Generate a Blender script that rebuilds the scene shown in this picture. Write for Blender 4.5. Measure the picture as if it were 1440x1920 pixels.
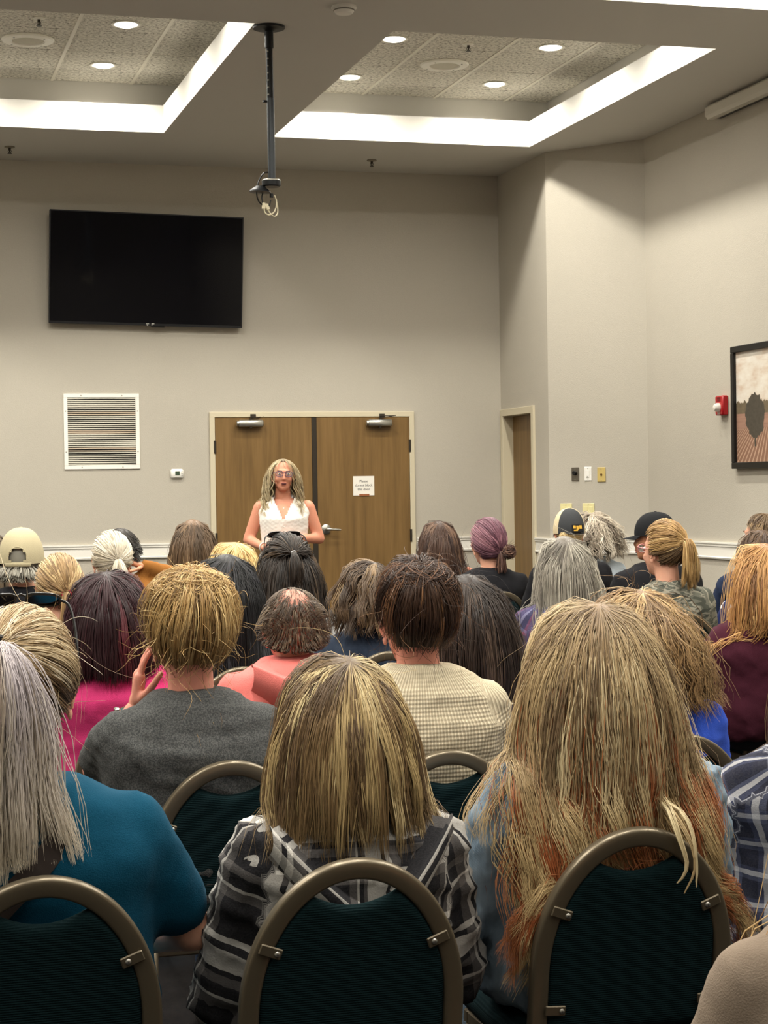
import bpy, math, random
import numpy as np
from mathutils import Matrix, Vector
random.seed(7); np.random.seed(7)
PI = math.pi
scene = bpy.context.scene
for o in list(bpy.data.objects): bpy.data.objects.remove(o)
COL = scene.collection

# ------------------------------------------------------------------ camera
F_PX = 3472.4
CAM = np.array([0.0, 0.0, 1.46])
def cam_axes(yaw, pitch, roll):
    cy, sy, cp, sp = math.cos(yaw), math.sin(yaw), math.cos(pitch), math.sin(pitch)
    f = np.array([sy*cp, cy*cp, sp]); r = np.array([cy, -sy, 0.0]); u = np.cross(r, f)
    c, s = math.cos(roll), math.sin(roll)
    return np.array([c*r+s*u, -s*r+c*u, f])
RC = cam_axes(math.radians(15.782), math.radians(-0.6412), math.radians(-0.8605))
cam = bpy.data.cameras.new('camera'); cam_o = bpy.data.objects.new('camera', cam); COL.objects.link(cam_o)
cam.sensor_fit = 'VERTICAL'; cam.sensor_height = 24.0; cam.lens = F_PX/1920*24.0
cam.clip_start = .05; cam.clip_end = 100
m = Matrix(((RC[0][0], RC[1][0], -RC[2][0], CAM[0]), (RC[0][1], RC[1][1], -RC[2][1], CAM[1]),
            (RC[0][2], RC[1][2], -RC[2][2], CAM[2]), (0, 0, 0, 1)))
cam_o.matrix_world = m
scene.camera = cam_o
def ray(x, y): return RC.T @ np.array([(x-720)/F_PX, -(y-960)/F_PX, 1.0])
def atd(x, y, d): return CAM + ray(x, y)*d                  # where the person or chair stands: sight line and distance

# ------------------------------------------------------------------ world, exposure
w = bpy.data.worlds.new('world'); scene.world = w; w.use_nodes = True
w.node_tree.nodes['Background'].inputs[0].default_value = (.9, .85, .75, 1)
w.node_tree.nodes['Background'].inputs[1].default_value = 0.02
vs = scene.view_settings
vs.view_transform = 'Standard'; vs.look = 'None'; vs.exposure = 0.0; vs.gamma = 1.0; vs.use_curve_mapping = False
LAMP_W = 34.5; LAMP_COL = (1.0, .955, .86)

# ------------------------------------------------------------------ helpers
def lin(c):
    return c/12.92 if c <= .04045 else ((c+.055)/1.055)**2.4
def S(r, g, b): return (lin(r/255), lin(g/255), lin(b/255))
MATS = {}
class NT:
    def __init__(s, name):
        s.m = bpy.data.materials.new(name); s.m.use_nodes = True; s.t = s.m.node_tree
        s.b = s.t.nodes['Principled BSDF']
    def n(s, typ, **kw):
        nd = s.t.nodes.new(typ)
        for k, v in kw.items():
            if k.startswith('i_'):
                key = k[2:]
                nd.inputs[int(key) if key.isdigit() else key].default_value = v
            else: setattr(nd, k, v)
        return nd
    def l(s, a, b): s.t.links.new(a, b)
    def ramp(s, src, stops, interp='LINEAR'):
        r = s.n('ShaderNodeValToRGB'); cr = r.color_ramp; cr.interpolation = interp
        while len(cr.elements) > 1: cr.elements.remove(cr.elements[-1])
        cr.elements[0].position = stops[0][0]; cr.elements[0].color = (*stops[0][1], 1)
        for p, c in stops[1:]:
            e = cr.elements.new(p); e.color = (*c, 1)
        s.l(src, r.inputs[0]); return r.outputs[0]
    def coord(s, kind='Object', scale=(1, 1, 1)):
        tc = s.n('ShaderNodeTexCoord'); mp = s.n('ShaderNodeMapping'); mp.inputs['Scale'].default_value = scale
        s.l(tc.outputs[kind], mp.inputs[0]); return mp.outputs[0]
    def noise(s, vec, scale, detail=3, rough=.5, out=0):
        nd = s.n('ShaderNodeTexNoise', i_Scale=scale, i_Detail=detail, i_Roughness=rough)
        if vec is not None: s.l(vec, nd.inputs['Vector'])
        return nd.outputs[out]
    def mix(s, fac, a, b, mode='MIX'):
        nd = s.n('ShaderNodeMix', data_type='RGBA', blend_type=mode)
        for sock, v in ((nd.inputs[0], fac), (nd.inputs[6], a), (nd.inputs[7], b)):
            if isinstance(v, (int, float)): sock.default_value = v
            elif isinstance(v, tuple): sock.default_value = (*v, 1)
            else: s.l(v, sock)
        return nd.outputs[2]
    def math(s, op, a, b=None, c=None):
        nd = s.n('ShaderNodeMath', operation=op)
        for i, v in enumerate((a, b, c)):
            if v is None: continue
            if isinstance(v, (int, float)): nd.inputs[i].default_value = v
            else: s.l(v, nd.inputs[i])
        return nd.outputs[0]
    def bump(s, h, strength=.3, dist=.01):
        bp = s.n('ShaderNodeBump', i_Strength=strength, i_Distance=dist); s.l(h, bp.inputs['Height'])
        s.l(bp.outputs[0], s.b.inputs['Normal'])
    def base(s, v):
        if isinstance(v, tuple): s.b.inputs['Base Color'].default_value = (*v, 1)
        else: s.l(v, s.b.inputs['Base Color'])
    def set(s, rough=None, metal=None, spec=None, **kw):
        if rough is not None: s.b.inputs['Roughness'].default_value = rough
        if metal is not None: s.b.inputs['Metallic'].default_value = metal
        if spec is not None: s.b.inputs['Specular IOR Level'].default_value = spec
        for k, v in kw.items(): s.b.inputs[k].default_value = v
def mat(name, rgb, rough=.6, metal=0, spec=.4, bump=None, var=0.0, vscale=8, **kw):
    if name in MATS: return MATS[name]
    t = NT(name); t.set(rough, metal, spec, **kw)
    if var:
        f = t.noise(t.coord(), vscale, 4)
        t.base(t.mix(f, tuple(c*(1-var) for c in rgb), tuple(min(1, c*(1+var)) for c in rgb)))
    else: t.base(rgb)
    if bump: t.bump(t.noise(t.coord(), bump[0], 3), bump[1], bump[2])
    MATS[name] = t.m; return t.m

def np_mesh(name, V, faces, mats, smooth=True, col=None, midx=None, attr=None):
    """faces: list of int arrays (n,3) or (n,4)"""
    me = bpy.data.meshes.new(name)
    V = np.asarray(V, np.float32)
    faces = [np.asarray(f, np.int32) for f in faces if len(f)]
    me.vertices.add(len(V)); me.vertices.foreach_set('co', V.ravel())
    loops = np.concatenate([f.ravel() for f in faces]); tot = np.concatenate([np.full(len(f), f.shape[1], np.int32) for f in faces])
    start = np.concatenate([[0], np.cumsum(tot)[:-1]]).astype(np.int32)
    me.loops.add(len(loops)); me.loops.foreach_set('vertex_index', loops)
    me.polygons.add(len(tot)); me.polygons.foreach_set('loop_start', start)
    if midx is not None: me.polygons.foreach_set('material_index', np.asarray(midx, np.int32))
    me.update(calc_edges=True)
    me.polygons.foreach_set('use_smooth', np.full(len(tot), smooth))
    if col is not None:
        a = me.color_attributes.new('col', 'BYTE_COLOR', 'POINT')
        c4 = np.ones((len(V), 4), np.float32); c4[:, :3] = np.clip(col, 0, 1); a.data.foreach_set('color', c4.ravel())
    if attr is not None:
        a = me.attributes.new('cloth', 'FLOAT_VECTOR', 'POINT'); a.data.foreach_set('vector', np.asarray(attr, np.float32).ravel())
    for mm in (mats if isinstance(mats, (list, tuple)) else [mats]): me.materials.append(mm)
    return me
def link(name, me, parent=None, loc=None, rz=None):
    o = bpy.data.objects.new(name, me); COL.objects.link(o)
    if parent is not None: o.parent = parent
    if loc is not None: o.location = loc
    if rz is not None: o.rotation_euler = (0, 0, rz)
    return o
def tag(o, label=None, cat=None, group=None, kind=None):
    if label: o['label'] = label
    if cat: o['category'] = cat
    if group: o['group'] = group
    if kind: o['kind'] = kind
    return o
def thing(name, label, cat, loc=(0, 0, 0), rz=0.0, group=None):
    o = link(name, None, None, loc, rz); o.empty_display_size = .1
    return tag(o, label, cat, group)

class MB:
    """collects polygons; build() links them as one mesh object"""
    def __init__(s): s.v = []; s.f = []; s.mi = []; s.cur = 0
    def add(s, V, Fc):
        b = len(s.v); s.v.extend([tuple(map(float, p)) for p in V])
        for f in Fc: s.f.append(tuple(i+b for i in f)); s.mi.append(s.cur)
        return s
    def box(s, x0, x1, y0, y1, z0, z1, M=None, bev=0.0):
        if bev > 0:
            b = min(bev, .49*(x1-x0), .49*(y1-y0), .49*(z1-z0)); V = []; idx = {}
            for ix, (xo, xi) in enumerate(((x0, x0+b), (x1, x1-b))):
                for iy, (yo, yi) in enumerate(((y0, y0+b), (y1, y1-b))):
                    for iz, (zo, zi) in enumerate(((z0, z0+b), (z1, z1-b))):
                        for a, p in enumerate(((xo, yi, zi), (xi, yo, zi), (xi, yi, zo))):
                            idx[ix, iy, iz, a] = len(V); V.append(p)
            Fc = []
            g = lambda i, j, k, a: idx[i, j, k, a]
            for k in (0, 1):
                Fc.append([g(k, 0, 0, 0), g(k, 1, 0, 0), g(k, 1, 1, 0), g(k, 0, 1, 0)][::1 if k else -1])
                Fc.append([g(0, k, 0, 1), g(0, k, 1, 1), g(1, k, 1, 1), g(1, k, 0, 1)][::1 if k else -1])
                Fc.append([g(0, 0, k, 2), g(1, 0, k, 2), g(1, 1, k, 2), g(0, 1, k, 2)][::1 if k else -1])
            for i in (0, 1):
                for j in (0, 1):
                    e = (i+j) % 2
                    Fc.append([g(i, j, 0, 0), g(i, j, 1, 0), g(i, j, 1, 1), g(i, j, 0, 1)][::-1 if e == 0 else 1])
                    Fc.append([g(i, 0, j, 0), g(i, 1, j, 0), g(i, 1, j, 2), g(i, 0, j, 2)][::1 if e == 0 else -1])
                    Fc.append([g(0, i, j, 1), g(1, i, j, 1), g(1, i, j, 2), g(0, i, j, 2)][::-1 if e == 0 else 1])
                    for k in (0, 1):
                        Fc.append([g(i, j, k, 0), g(i, j, k, 1), g(i, j, k, 2)][::1 if (i+j+k) % 2 else -1])
        else:
            V = [(x, y, z) for x in (x0, x1) for y in (y0, y1) for z in (z0, z1)]
            Fc = [(0, 1, 3, 2), (4, 6, 7, 5), (0, 4, 5, 1), (2, 3, 7, 6), (0, 2, 6, 4), (1, 5, 7, 3)]
        if M is not None: V = [M @ Vector(p) for p in V]
        return s.add(V, Fc)
    def tube(s, path, r, n=10, caps=True, sx=1.0, up=None):
        """tube along a path; r float or list; sx flattens along the binormal"""
        P = np.array(path, float); k = len(P); R = np.full(k, r) if np.isscalar(r) else np.array(r, float)
        T = np.gradient(P, axis=0); T /= np.linalg.norm(T, axis=1)[:, None]+1e-12
        u0 = np.array(up if up is not None else ((0, 0, 1) if abs(T[0][2]) < .9 else (1, 0, 0)), float)
        V = []
        N = u0 - T[0]*(u0@T[0]); N /= np.linalg.norm(N)
        for i in range(k):
            N = (N if up is None else u0) - T[i]*((N if up is None else u0)@T[i]); N /= np.linalg.norm(N)+1e-12; B = np.cross(T[i], N)
            for j in range(n):
                a = 2*PI*j/n; V.append(P[i]+R[i]*(math.cos(a)*N*1.0+math.sin(a)*B*sx))
        Fc = [(i*n+j, i*n+(j+1) % n, (i+1)*n+(j+1) % n, (i+1)*n+j) for i in range(k-1) for j in range(n)]
        if caps: Fc += [tuple(range(n))[::-1], tuple((k-1)*n+j for j in range(n))]
        return s.add(V, Fc)
    def lathe(s, prof, n=24, M=None, a0=0, a1=2*PI):
        """profile of (r, z) about z"""
        full = abs(a1-a0-2*PI) < 1e-6; cols = n if full else n+1; V = []
        for r, z in prof:
            for j in range(cols):
                a = a0+(a1-a0)*j/n; V.append(Vector((r*math.cos(a), r*math.sin(a), z)))
        if M is not None: V = [M @ p for p in V]
        Fc = []
        for i in range(len(prof)-1):
            for j in range(n):
                j2 = (j+1) % cols
                Fc.append((i*cols+j, i*cols+j2, (i+1)*cols+j2, (i+1)*cols+j))
        return s.add(V, Fc)
    def disc(s, r, z, n=24, M=None, flip=False):
        V = [Vector((r*math.cos(2*PI*j/n), r*math.sin(2*PI*j/n), z)) for j in range(n)]
        if M is not None: V = [M @ p for p in V]
        return s.add(V, [tuple(range(n))[::-1 if flip else 1]])
    def ell(s, c, r, nu=16, nv=10, M=None):
        V = [(c[0], c[1], c[2]+r[2])]
        for i in range(1, nv):
            t = PI*i/nv
            for j in range(nu):
                a = 2*PI*j/nu; V.append((c[0]+r[0]*math.sin(t)*math.cos(a), c[1]+r[1]*math.sin(t)*math.sin(a), c[2]+r[2]*math.cos(t)))
        V.append((c[0], c[1], c[2]-r[2])); L = len(V)-1
        Fc = [(0, 1+j, 1+(j+1) % nu) for j in range(nu)]
        for i in range(nv-2):
            for j in range(nu):
                a = 1+i*nu+j; b = 1+i*nu+(j+1) % nu; Fc.append((a, a+nu, b+nu, b))
        Fc += [(L, 1+(nv-2)*nu+(j+1) % nu, 1+(nv-2)*nu+j) for j in range(nu)]
        if M is not None: V = [M @ Vector(p) for p in V]
        return s.add(V, Fc)
    def mesh(s, name, mats, smooth=False, angle=None):
        me = bpy.data.meshes.new(name); me.from_pydata(s.v, [], s.f)
        for mm in (mats if isinstance(mats, (list, tuple)) else [mats]): me.materials.append(mm)
        me.polygons.foreach_set('material_index', s.mi)
        if smooth:
            me.polygons.foreach_set('use_smooth', [True]*len(s.f))
            if angle: me.set_sharp_from_angle(angle=math.radians(angle))
        me.update(); return me
    def build(s, name, mats, parent=None, smooth=False, angle=40, loc=None, rz=None):
        return link(name, s.mesh(name, mats, smooth, angle), parent, loc, rz)
def TR(x, y, z): return Matrix.Translation((x, y, z))
def RX(a): return Matrix.Rotation(math.radians(a), 4, 'X')
def RY(a): return Matrix.Rotation(math.radians(a), 4, 'Y')
def RZ(a): return Matrix.Rotation(math.radians(a), 4, 'Z')

# ------------------------------------------------------------------ surface materials
def wall_mat():
    t = NT('wall_vinyl'); t.set(.75, 0, .25)
    c = t.coord()
    f = t.noise(c, 2.2, 3); g = t.noise(c, 90, 2)
    b = t.mix(f, S(182, 176, 163), S(188, 182, 169))
    t.base(t.mix(t.math('MULTIPLY', g, .35), b, S(166, 158, 144)))
    t.bump(t.noise(t.coord('Object', (1, 1, 1.4)), 130, 2), .35, .004)
    return t.m
WALL = wall_mat()
CEIL = mat('ceiling_paint', S(204, 201, 193), .85, spec=.2, bump=(120, .15, .002))
TRIM = mat('trim_white', S(232, 229, 220), .45, spec=.4)
def tile_mat():
    t = NT('acoustic_tile'); t.set(.95, 0, .1)
    c = t.coord(); f = t.noise(c, 42, 4, .75); h = t.noise(c, 26, 3)
    t.base(t.ramp(f, [(.36, S(122, 117, 106)), (.47, S(208, 203, 190)), (.62, S(236, 232, 220))]))
    t.bump(f, .8, .006)
    return t.m
TILE = tile_mat()
BAR = mat('grid_bar_white', S(225, 220, 205), .5)
def carpet_mat():
    t = NT('carpet'); t.set(1, 0, .05)
    c = t.coord(); v = t.n('ShaderNodeTexVoronoi', i_Scale=3.5); t.l(c, v.inputs['Vector'])
    t.base(t.mix(t.noise(c, 60, 3), t.ramp(v.outputs['Distance'], [(.1, S(24, 26, 29)), (.5, S(36, 32, 30))]), S(18, 20, 23)))
    t.bump(t.noise(c, 400, 2), .5, .004)
    return t.m
CARPET = carpet_mat()
def wood_mat(name, c0, c1, c2):
    t = NT(name); t.set(.42, 0, .4)
    c = t.coord('Object', (9, 9, .55)); n1 = t.noise(c, 2.2, 5, .6); n2 = t.noise(t.coord('Object', (60, 60, 1.2)), 3, 3)
    a = t.ramp(n1, [(.3, c0), (.5, c1), (.72, c2)])
    t.base(t.mix(t.math('MULTIPLY', n2, .5), a, tuple(x*.72 for x in c0)))
    t.bump(n2, .08, .002)
    return t.m
WOOD = wood_mat('door_oak', S(108, 82, 45), S(126, 97, 55), S(138, 107, 64))
FRAME = mat('door_frame_cream', S(202, 192, 166), .5)
ALU = mat('aluminium', S(176, 174, 166), .35, .85)
DARKM = mat('dark_bronze', S(58, 52, 44), .45, .5)
BLACKM = mat('black_metal', S(26, 28, 30), .45, .3)
GREYM = mat('grey_metal_tube', S(70, 74, 78), .4, .5)
BLACKP = mat('black_plastic', S(16, 16, 17), .35)
WHITEP = mat('white_plastic', S(236, 234, 226), .4)
CREAMP = mat('cream_plastic', S(226, 216, 160), .45)
BRASSP = mat('yellowed_plate', S(206, 182, 112), .4, .2)
PAPER = mat('paper', S(236, 232, 222), .8)
INK = mat('sign_ink', S(70, 66, 64), .8)
REDP = mat('alarm_red', S(168, 24, 32), .35)
# ------------------------------------------------------------------ room shell
FY = 16.435; HC = 4.395; LIP = 4.617; TZ = 4.84; XR = 6.41; XL = -4.2; YB = -4.6; CORX = 5.80
DY0, DY1 = 15.19, 14.45            # diagonal wall from (5.80,15.19) to (6.41,14.45)
def quad_wall(name, pts, parent=None, m_=None):
    mb = MB(); mb.add(pts, [tuple(range(len(pts)))]); return mb.build(name, m_ or WALL, parent)
WT = .14
def struct(o): o['kind'] = 'structure'; return o
mb = MB(); mb.box(XL-.2, XR+.3, YB-.2, FY+.3, -.08, 0); struct(mb.build('floor', CARPET))
DL, DR, DT = 3.07, 4.90, 2.15       # double door opening
mb = MB()
mb.box(XL, DL, FY, FY+WT, 0, HC); mb.box(DR, CORX+WT, FY, FY+WT, 0, HC); mb.box(DL, DR, FY, FY+WT, DT, HC)
struct(mb.build('wall_front', WALL))
SD0, SD1 = 15.585, 16.345           # side door opening along y
mb = MB()
mb.box(CORX, CORX+WT, SD1, FY, 0, HC); mb.box(CORX, CORX+WT, DY0, SD0, 0, HC); mb.box(CORX, CORX+WT, SD0, SD1, DT, HC)
struct(mb.build('wall_recess', WALL))
mb = MB()
dv = np.array([XR-CORX, DY1-DY0]); DLEN = float(np.linalg.norm(dv)); dv /= DLEN; dn = np.array([dv[1], -dv[0]])  # dn points into the room
if dn[0] > 0: dn = -dn
a = np.array([CORX, DY0]); b = np.array([XR, DY1])
pp = [a, b, b-dn*WT, a-dn*WT]
mb.add([(*p, 0) for p in pp]+[(*p, HC) for p in pp], [(0, 1, 5, 4), (1, 2, 6, 5), (2, 3, 7, 6), (3, 0, 4, 7)])
struct(mb.build('wall_diagonal', WALL))
mb = MB(); mb.box(XR, XR+WT, YB, DY1, 0, HC); struct(mb.build('wall_right', WALL))
mb = MB(); mb.box(XL-WT, XL, YB, FY+WT, 0, HC); struct(mb.build('wall_left', WALL))
mb = MB(); mb.box(XL-WT, XR+WT, YB-WT, YB, 0, HC); struct(mb.build('wall_back', WALL))
# ceiling slab with tray openings; the slab's own edge is the tray lip
TX = [(-3.12, -.78), (.12, 2.422), (3.323, 5.578)]
TY = [(-2.44, 1.18), (2.16, 5.78), (6.76, 10.38), (11.37, 14.97)]
xs = [XL-WT]+[v for t in TX for v in t]+[XR+WT]; ys = [YB-WT]+[v for t in TY for v in t]+[FY+WT]
mb = MB()
for i in range(len(xs)-1):
    for j in range(len(ys)-1):
        if i % 2 == 1 and j % 2 == 1:
            x0, x1, y0, y1 = xs[i], xs[i+1], ys[j], ys[j+1]
            V = [(x0, y0), (x1, y0), (x1, y1), (x0, y1)]
            mb.add([(*p, HC) for p in V]+[(*p, LIP) for p in V], [(0, 1, 5, 4), (1, 2, 6, 5), (2, 3, 7, 6), (3, 0, 4, 7)])
        else:
            V = [(xs[i], ys[j]), (xs[i+1], ys[j]), (xs[i+1], ys[j+1]), (xs[i], ys[j+1])]
            mb.add([(*p, HC) for p in V], [(0, 3, 2, 1)]); mb.add([(*p, LIP) for p in V], [(0, 1, 2, 3)])
ceiling = struct(mb.build('ceiling', CEIL))
# raised part of every tray: side walls behind the lip, tiles above
SB = .27
mb = MB()
for (x0, x1) in TX:
    for (y0, y1) in TY:
        V = [(x0-SB, y0-SB), (x1+SB, y0-SB), (x1+SB, y1+SB), (x0-SB, y1+SB)]
        mb.add([(*p, LIP) for p in V]+[(*p, TZ+.03) for p in V], [(0, 1, 5, 4), (1, 2, 6, 5), (2, 3, 7, 6), (3, 0, 4, 7), (4, 5, 6, 7)])
mb.build('tray_wall', CEIL, ceiling)
TP = .645
def tile_mesh(sx, sy):
    key = ('tile', round(sx, 3), round(sy, 3))
    if key not in MATS:
        g = .004; MATS[key] = MB().box(g, sx-g, g, sy-g, 0, .016, bev=.004).mesh('ceiling_tile', TILE)
    return MATS[key]
def tray_tiles(x0, x1, y0, y1, bars, rows):
    xe = [x0-SB]+bars+[x1+SB]; ye = [y0-SB]+rows+[y1+SB]
    for i in range(len(xe)-1):
        for j in range(len(ye)-1):
            link('ceiling_tile', tile_mesh(xe[i+1]-xe[i], ye[j+1]-ye[j]), ceiling, (xe[i], ye[j], TZ))
    for b_ in bars:
        MB().box(-.013, .013, y0-SB, y1+SB, -.006, .004).build('grid_bar', BAR, ceiling, loc=(b_, 0, TZ))
ROWS = [11.62, 12.265, 12.91, 13.555, 14.20, 14.845]
tray_tiles(*TX[1], *TY[3], [.266, .911, 1.556, 2.201], ROWS)
tray_tiles(*TX[2], *TY[3], [3.515, 4.17, 4.81, 5.45], ROWS)
mb = MB()
for i, (x0, x1) in enumerate(TX):
    for j, (y0, y1) in enumerate(TY):
        if j == 3 and i > 0: continue
        mb.box(x0-SB, x1+SB, y0-SB, y1+SB, TZ, TZ+.016)
mb.build('tile_panel', TILE, ceiling)
# chair rail and baseboards
def rail_profile(mb, p, q, nrm, z0, z1):
    p = np.array(p); q = np.array(q); nrm = np.array(nrm); h = z1-z0
    prof = [(0, z0), (.016, z0), (.02, z0+.012), (.012, z0+.02), (.012, z1-.04), (.02, z1-.032), (.02, z1-.022), (.026, z1-.012), (.026, z1), (0, z1)]
    V = [(*(e+nrm*d), z) for e in (p, q) for d, z in prof]; k = len(prof)
    mb.add(V, [(i, i+1, k+i+1, k+i) for i in range(k-1)]+[tuple(range(k)), tuple(range(k, 2*k))])
RZ0, RZ1 = .895, 1.027
for i, (p, q, nn) in enumerate((((XL, FY), (DL-.055, FY), (0, -1)), ((DR+.055, FY), (CORX, FY), (0, -1)), ((CORX, SD0-.06), (CORX, DY0), (-1, 0)),
                                ((CORX, DY0), (XR, DY1), tuple(dn)), ((XR, DY1), (XR, YB), (-1, 0)))):
    mb = MB(); rail_profile(mb, p, q, nn, RZ0, RZ1); struct(mb.build('trim_%d' % (i+1), TRIM))
    mb = MB(); rail_profile(mb, p, q, nn, 0, .11); struct(mb.build('baseboard_' + ('front', 'front_corner', 'recess', 'diagonal', 'right')[i], DARKM))

# ------------------------------------------------------------------ ceiling fixtures
EMIT = NT('lamp_lens'); EMIT.b.inputs['Emission Color'].default_value = (1, .95, .85, 1); EMIT.b.inputs['Emission Strength'].default_value = 14; EMIT = EMIT.m
TRIMR = mat('lamp_trim', S(232, 228, 214), .4)
DL_RING = MB().lathe([(.086, .004), (.105, 0), (.108, -.006), (.098, -.010), (.084, -.006), (.082, .004)], 28).mesh('trim_ring', TRIMR, True, 50)
DL_LENS = MB().lathe([(.083, -.004), (.06, -.016), (.03, -.021), (.001, -.022)], 24).mesh('lens', EMIT, True)
LAMP = bpy.data.lights.new('downlight_lamp', 'AREA'); LAMP.shape = 'DISK'; LAMP.size = .15; LAMP.spread = math.radians(160); LAMP.energy = LAMP_W; LAMP.color = LAMP_COL
LAMP_DIM = LAMP.copy(); LAMP_DIM.energy = LAMP_W*.3
def downlight(x, y, label, lit=True):
    t = thing('downlight', label, 'ceiling light', (x, y, TZ-.001), 0, 'recessed downlights in the ceiling trays')
    link('trim_ring', DL_RING, t); link('lens', DL_LENS, t)
    lo = bpy.data.objects.new('downlight_lamp', LAMP if lit else LAMP_DIM); COL.objects.link(lo); lo.parent = t; lo.location = (0, 0, -.03)
lbl = {(1, 0): 'left tray, nearer the smoke detector end', }
LXS = [(-2.6, -1.32), (.645, 1.893), (3.895, 5.143)]
LYD = (1.25-.0, 2.0)
for i in range(3):
    for j, (y0, y1) in enumerate(TY):
        for a_, x in enumerate(LXS[i]):
            for b_, off in enumerate((.35, 1.64, 2.95)):
                y = y1-off
                if j == 3: y = (14.61, 13.31, 12.01)[b_]
                if j == 3 and i == 1 and a_ == 1 and b_ < 2:
                    lb = ('round lit downlight in the left ceiling tray, lower in the picture', 'round lit downlight in the left ceiling tray, near the top of the picture')[b_]
                elif j == 3 and i == 2 and b_ < 2:
                    lb = (('lit downlight at the left edge of the right ceiling tray, lower one', 'lit downlight at the left edge of the right ceiling tray, upper one'),
                          ('lit downlight right of the round speaker in the right tray, lower one', 'lit downlight right of the sprinkler in the right tray, upper one'))[a_][b_]
                else: lb = ('round lit downlight in a ceiling tray over the audience' if j > 0 else 'round dimmed downlight in a ceiling tray behind the last row')
                downlight(x, y, lb, j > 0)
# round ceiling speakers
GRILLE = mat('speaker_grille', S(196, 190, 170), .6, bump=(900, .6, .003))
for x, y, lb in ((1.25, 13.9, 'round white ceiling speaker in the left tray'), (4.515, 14.02, 'round white ceiling speaker in the right tray between the downlights')):
    t = thing('ceiling_speaker', lb, 'ceiling speaker', (x, y, TZ), 0, 'round ceiling speakers')
    MB().lathe([(.19, 0), (.195, -.008), (.185, -.018), (.125, -.022), (.118, -.014)], 36).build('rim', TRIMR, t, True)
    MB().lathe([(.118, -.014), (.06, -.018), (.001, -.019)], 36).build('grille', GRILLE, t, True)
    for k in range(4):
        a_ = PI/4+k*PI/2; MB().lathe([(.007, -.002), (.006, -.006), (.001, -.007)], 8).build('screw', ALU, t, loc=(.155*math.cos(a_), .155*math.sin(a_), -.0195))
def sprinkler(x, y, z, lb):
    t = thing('fire_sprinkler', lb, 'sprinkler', (x, y, z), 0, 'fire sprinklers')
    MB().lathe([(.001, 0), (.042, 0), (.045, -.006), (.03, -.012), (.014, -.014)], 20).build('escutcheon', mat('escutcheon', S(150, 142, 126), .4, .6) if z < 4.6 else TRIMR, t, True)
    mb = MB(); mb.lathe([(.011, -.008), (.011, -.03), (.006, -.034), (.006, -.05), (.001, -.05)], 10)
    for s_ in (-1, 1): mb.tube([(s_*.010, 0, -.028), (s_*.014, 0, -.04), (s_*.004, 0, -.056)], .0025, 6)
    mb.build('nozzle', DARKM, t, True)
    MB().lathe([(.001, -.054), (.02, -.056), (.02, -.059), (.001, -.058)], 12).build('deflector', DARKM, t)
sprinkler(1.256, 15.812, HC, 'small dark sprinkler on the ceiling strip above the television')
sprinkler(4.411, 15.834, HC, 'small dark sprinkler on the ceiling strip above the double door')
sprinkler(1.273, 13.27, TZ, 'fire sprinkler beside the round speaker in the left tray')
sprinkler(4.492, 13.35, TZ, 'fire sprinkler beside the round speaker in the right tray')
t = thing('smoke_detector', 'white round smoke detector on the ceiling at the top edge', 'smoke detector', (2.866, 10.862, HC))
MB().lathe([(.001, 0), (.075, 0), (.078, -.012), (.06, -.016)], 28).build('base', WHITEP, t, True)
MB().lathe([(.06, -.014), (.062, -.03), (.05, -.044), (.001, -.048)], 28).build('cover', WHITEP, t, True)
MB().lathe([(.0605, -.02), (.0645, -.022), (.0645, -.027), (.0605, -.029)], 28).build('slot_ring', mat('slot_grey', S(120, 116, 106), .6), t, True)
# projector pole
px, py = 2.526, 11.435
t = thing('projector_pole', 'black projector mounting pole hanging from the ceiling with loose cables', 'ceiling mount', (px, py, HC))
MB().lathe([(.001, -.03), (.03, -.03), (.045, -.02), (.10, -.014), (.102, 0)], 32).build('ceiling_plate', BLACKM, t, True)
up = MB(); up.tube([(0, 0, -.02), (0, 0, -.135)], .028, 16); up.tube([(0, 0, -.12), (.003, 0, -.52)], .022, 16)
up.build('upper_tube', BLACKM, t, True)
lo_ = MB(); lo_.tube([(.003, 0, -.45), (.004, 0, -.965)], .024, 16); lo_.build('lower_tube', GREYM, t, True)
for k in range(7): MB().lathe([(.005, 0), (.005, .004), (.001, .004)], 8, M=RX(90)).build('adjust_hole', ALU, t, loc=(-.014, -.0185, -.16-.045*k))
MB().lathe([(.001, -.012), (.008, -.012), (.008, .012), (.001, .012)], 10, M=RY(90)).build('set_knob', BLACKM, t, loc=(-.033, 0, -.47))
jt = MB(); jt.lathe([(.001, -.965), (.055, -.965), (.06, -.97), (.06, -1.0), (.052, -1.008), (.001, -1.008)], 28)
jt.lathe([(.03, -1.008), (.045, -1.022), (.066, -1.038), (.068, -1.046), (.03, -1.05), (.001, -1.052)], 28, M=RY(4)); jt.tube([(0, 0, -1.05), (0, 0, -1.075)], .012, 10)
jt.build('swivel_joint', BLACKM, t, True)
MB().lathe([(.056, -.962), (.0605, -.966), (.0605, -.971), (.056, -.968)], 28).build('joint_ring', ALU, t, True)
def smoothpath(pts, n=24):
    P = np.array(pts, float); k = len(P); out = []
    for i in range(k-1):
        p0, p1, p2, p3 = P[max(i-1, 0)], P[i], P[i+1], P[min(i+2, k-1)]
        for u in np.linspace(0, 1, max(2, n//(k-1)), endpoint=False):
            out.append(.5*((2*p1)+(-p0+p2)*u+(2*p0-5*p1+4*p2-p3)*u*u+(-p0+3*p1-3*p2+p3)*u**3))
    out.append(P[-1]); return np.array(out)
MB().tube(smoothpath([(-.02, 0, -.915), (-.05, -.01, -.925), (-.085, -.015, -.98), (-.098, -.015, -1.05), (-.085, -.01, -1.10), (-.055, -.005, -1.125)], 30), .0045, 8).build('black_cable', BLACKP, t, True)
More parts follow.
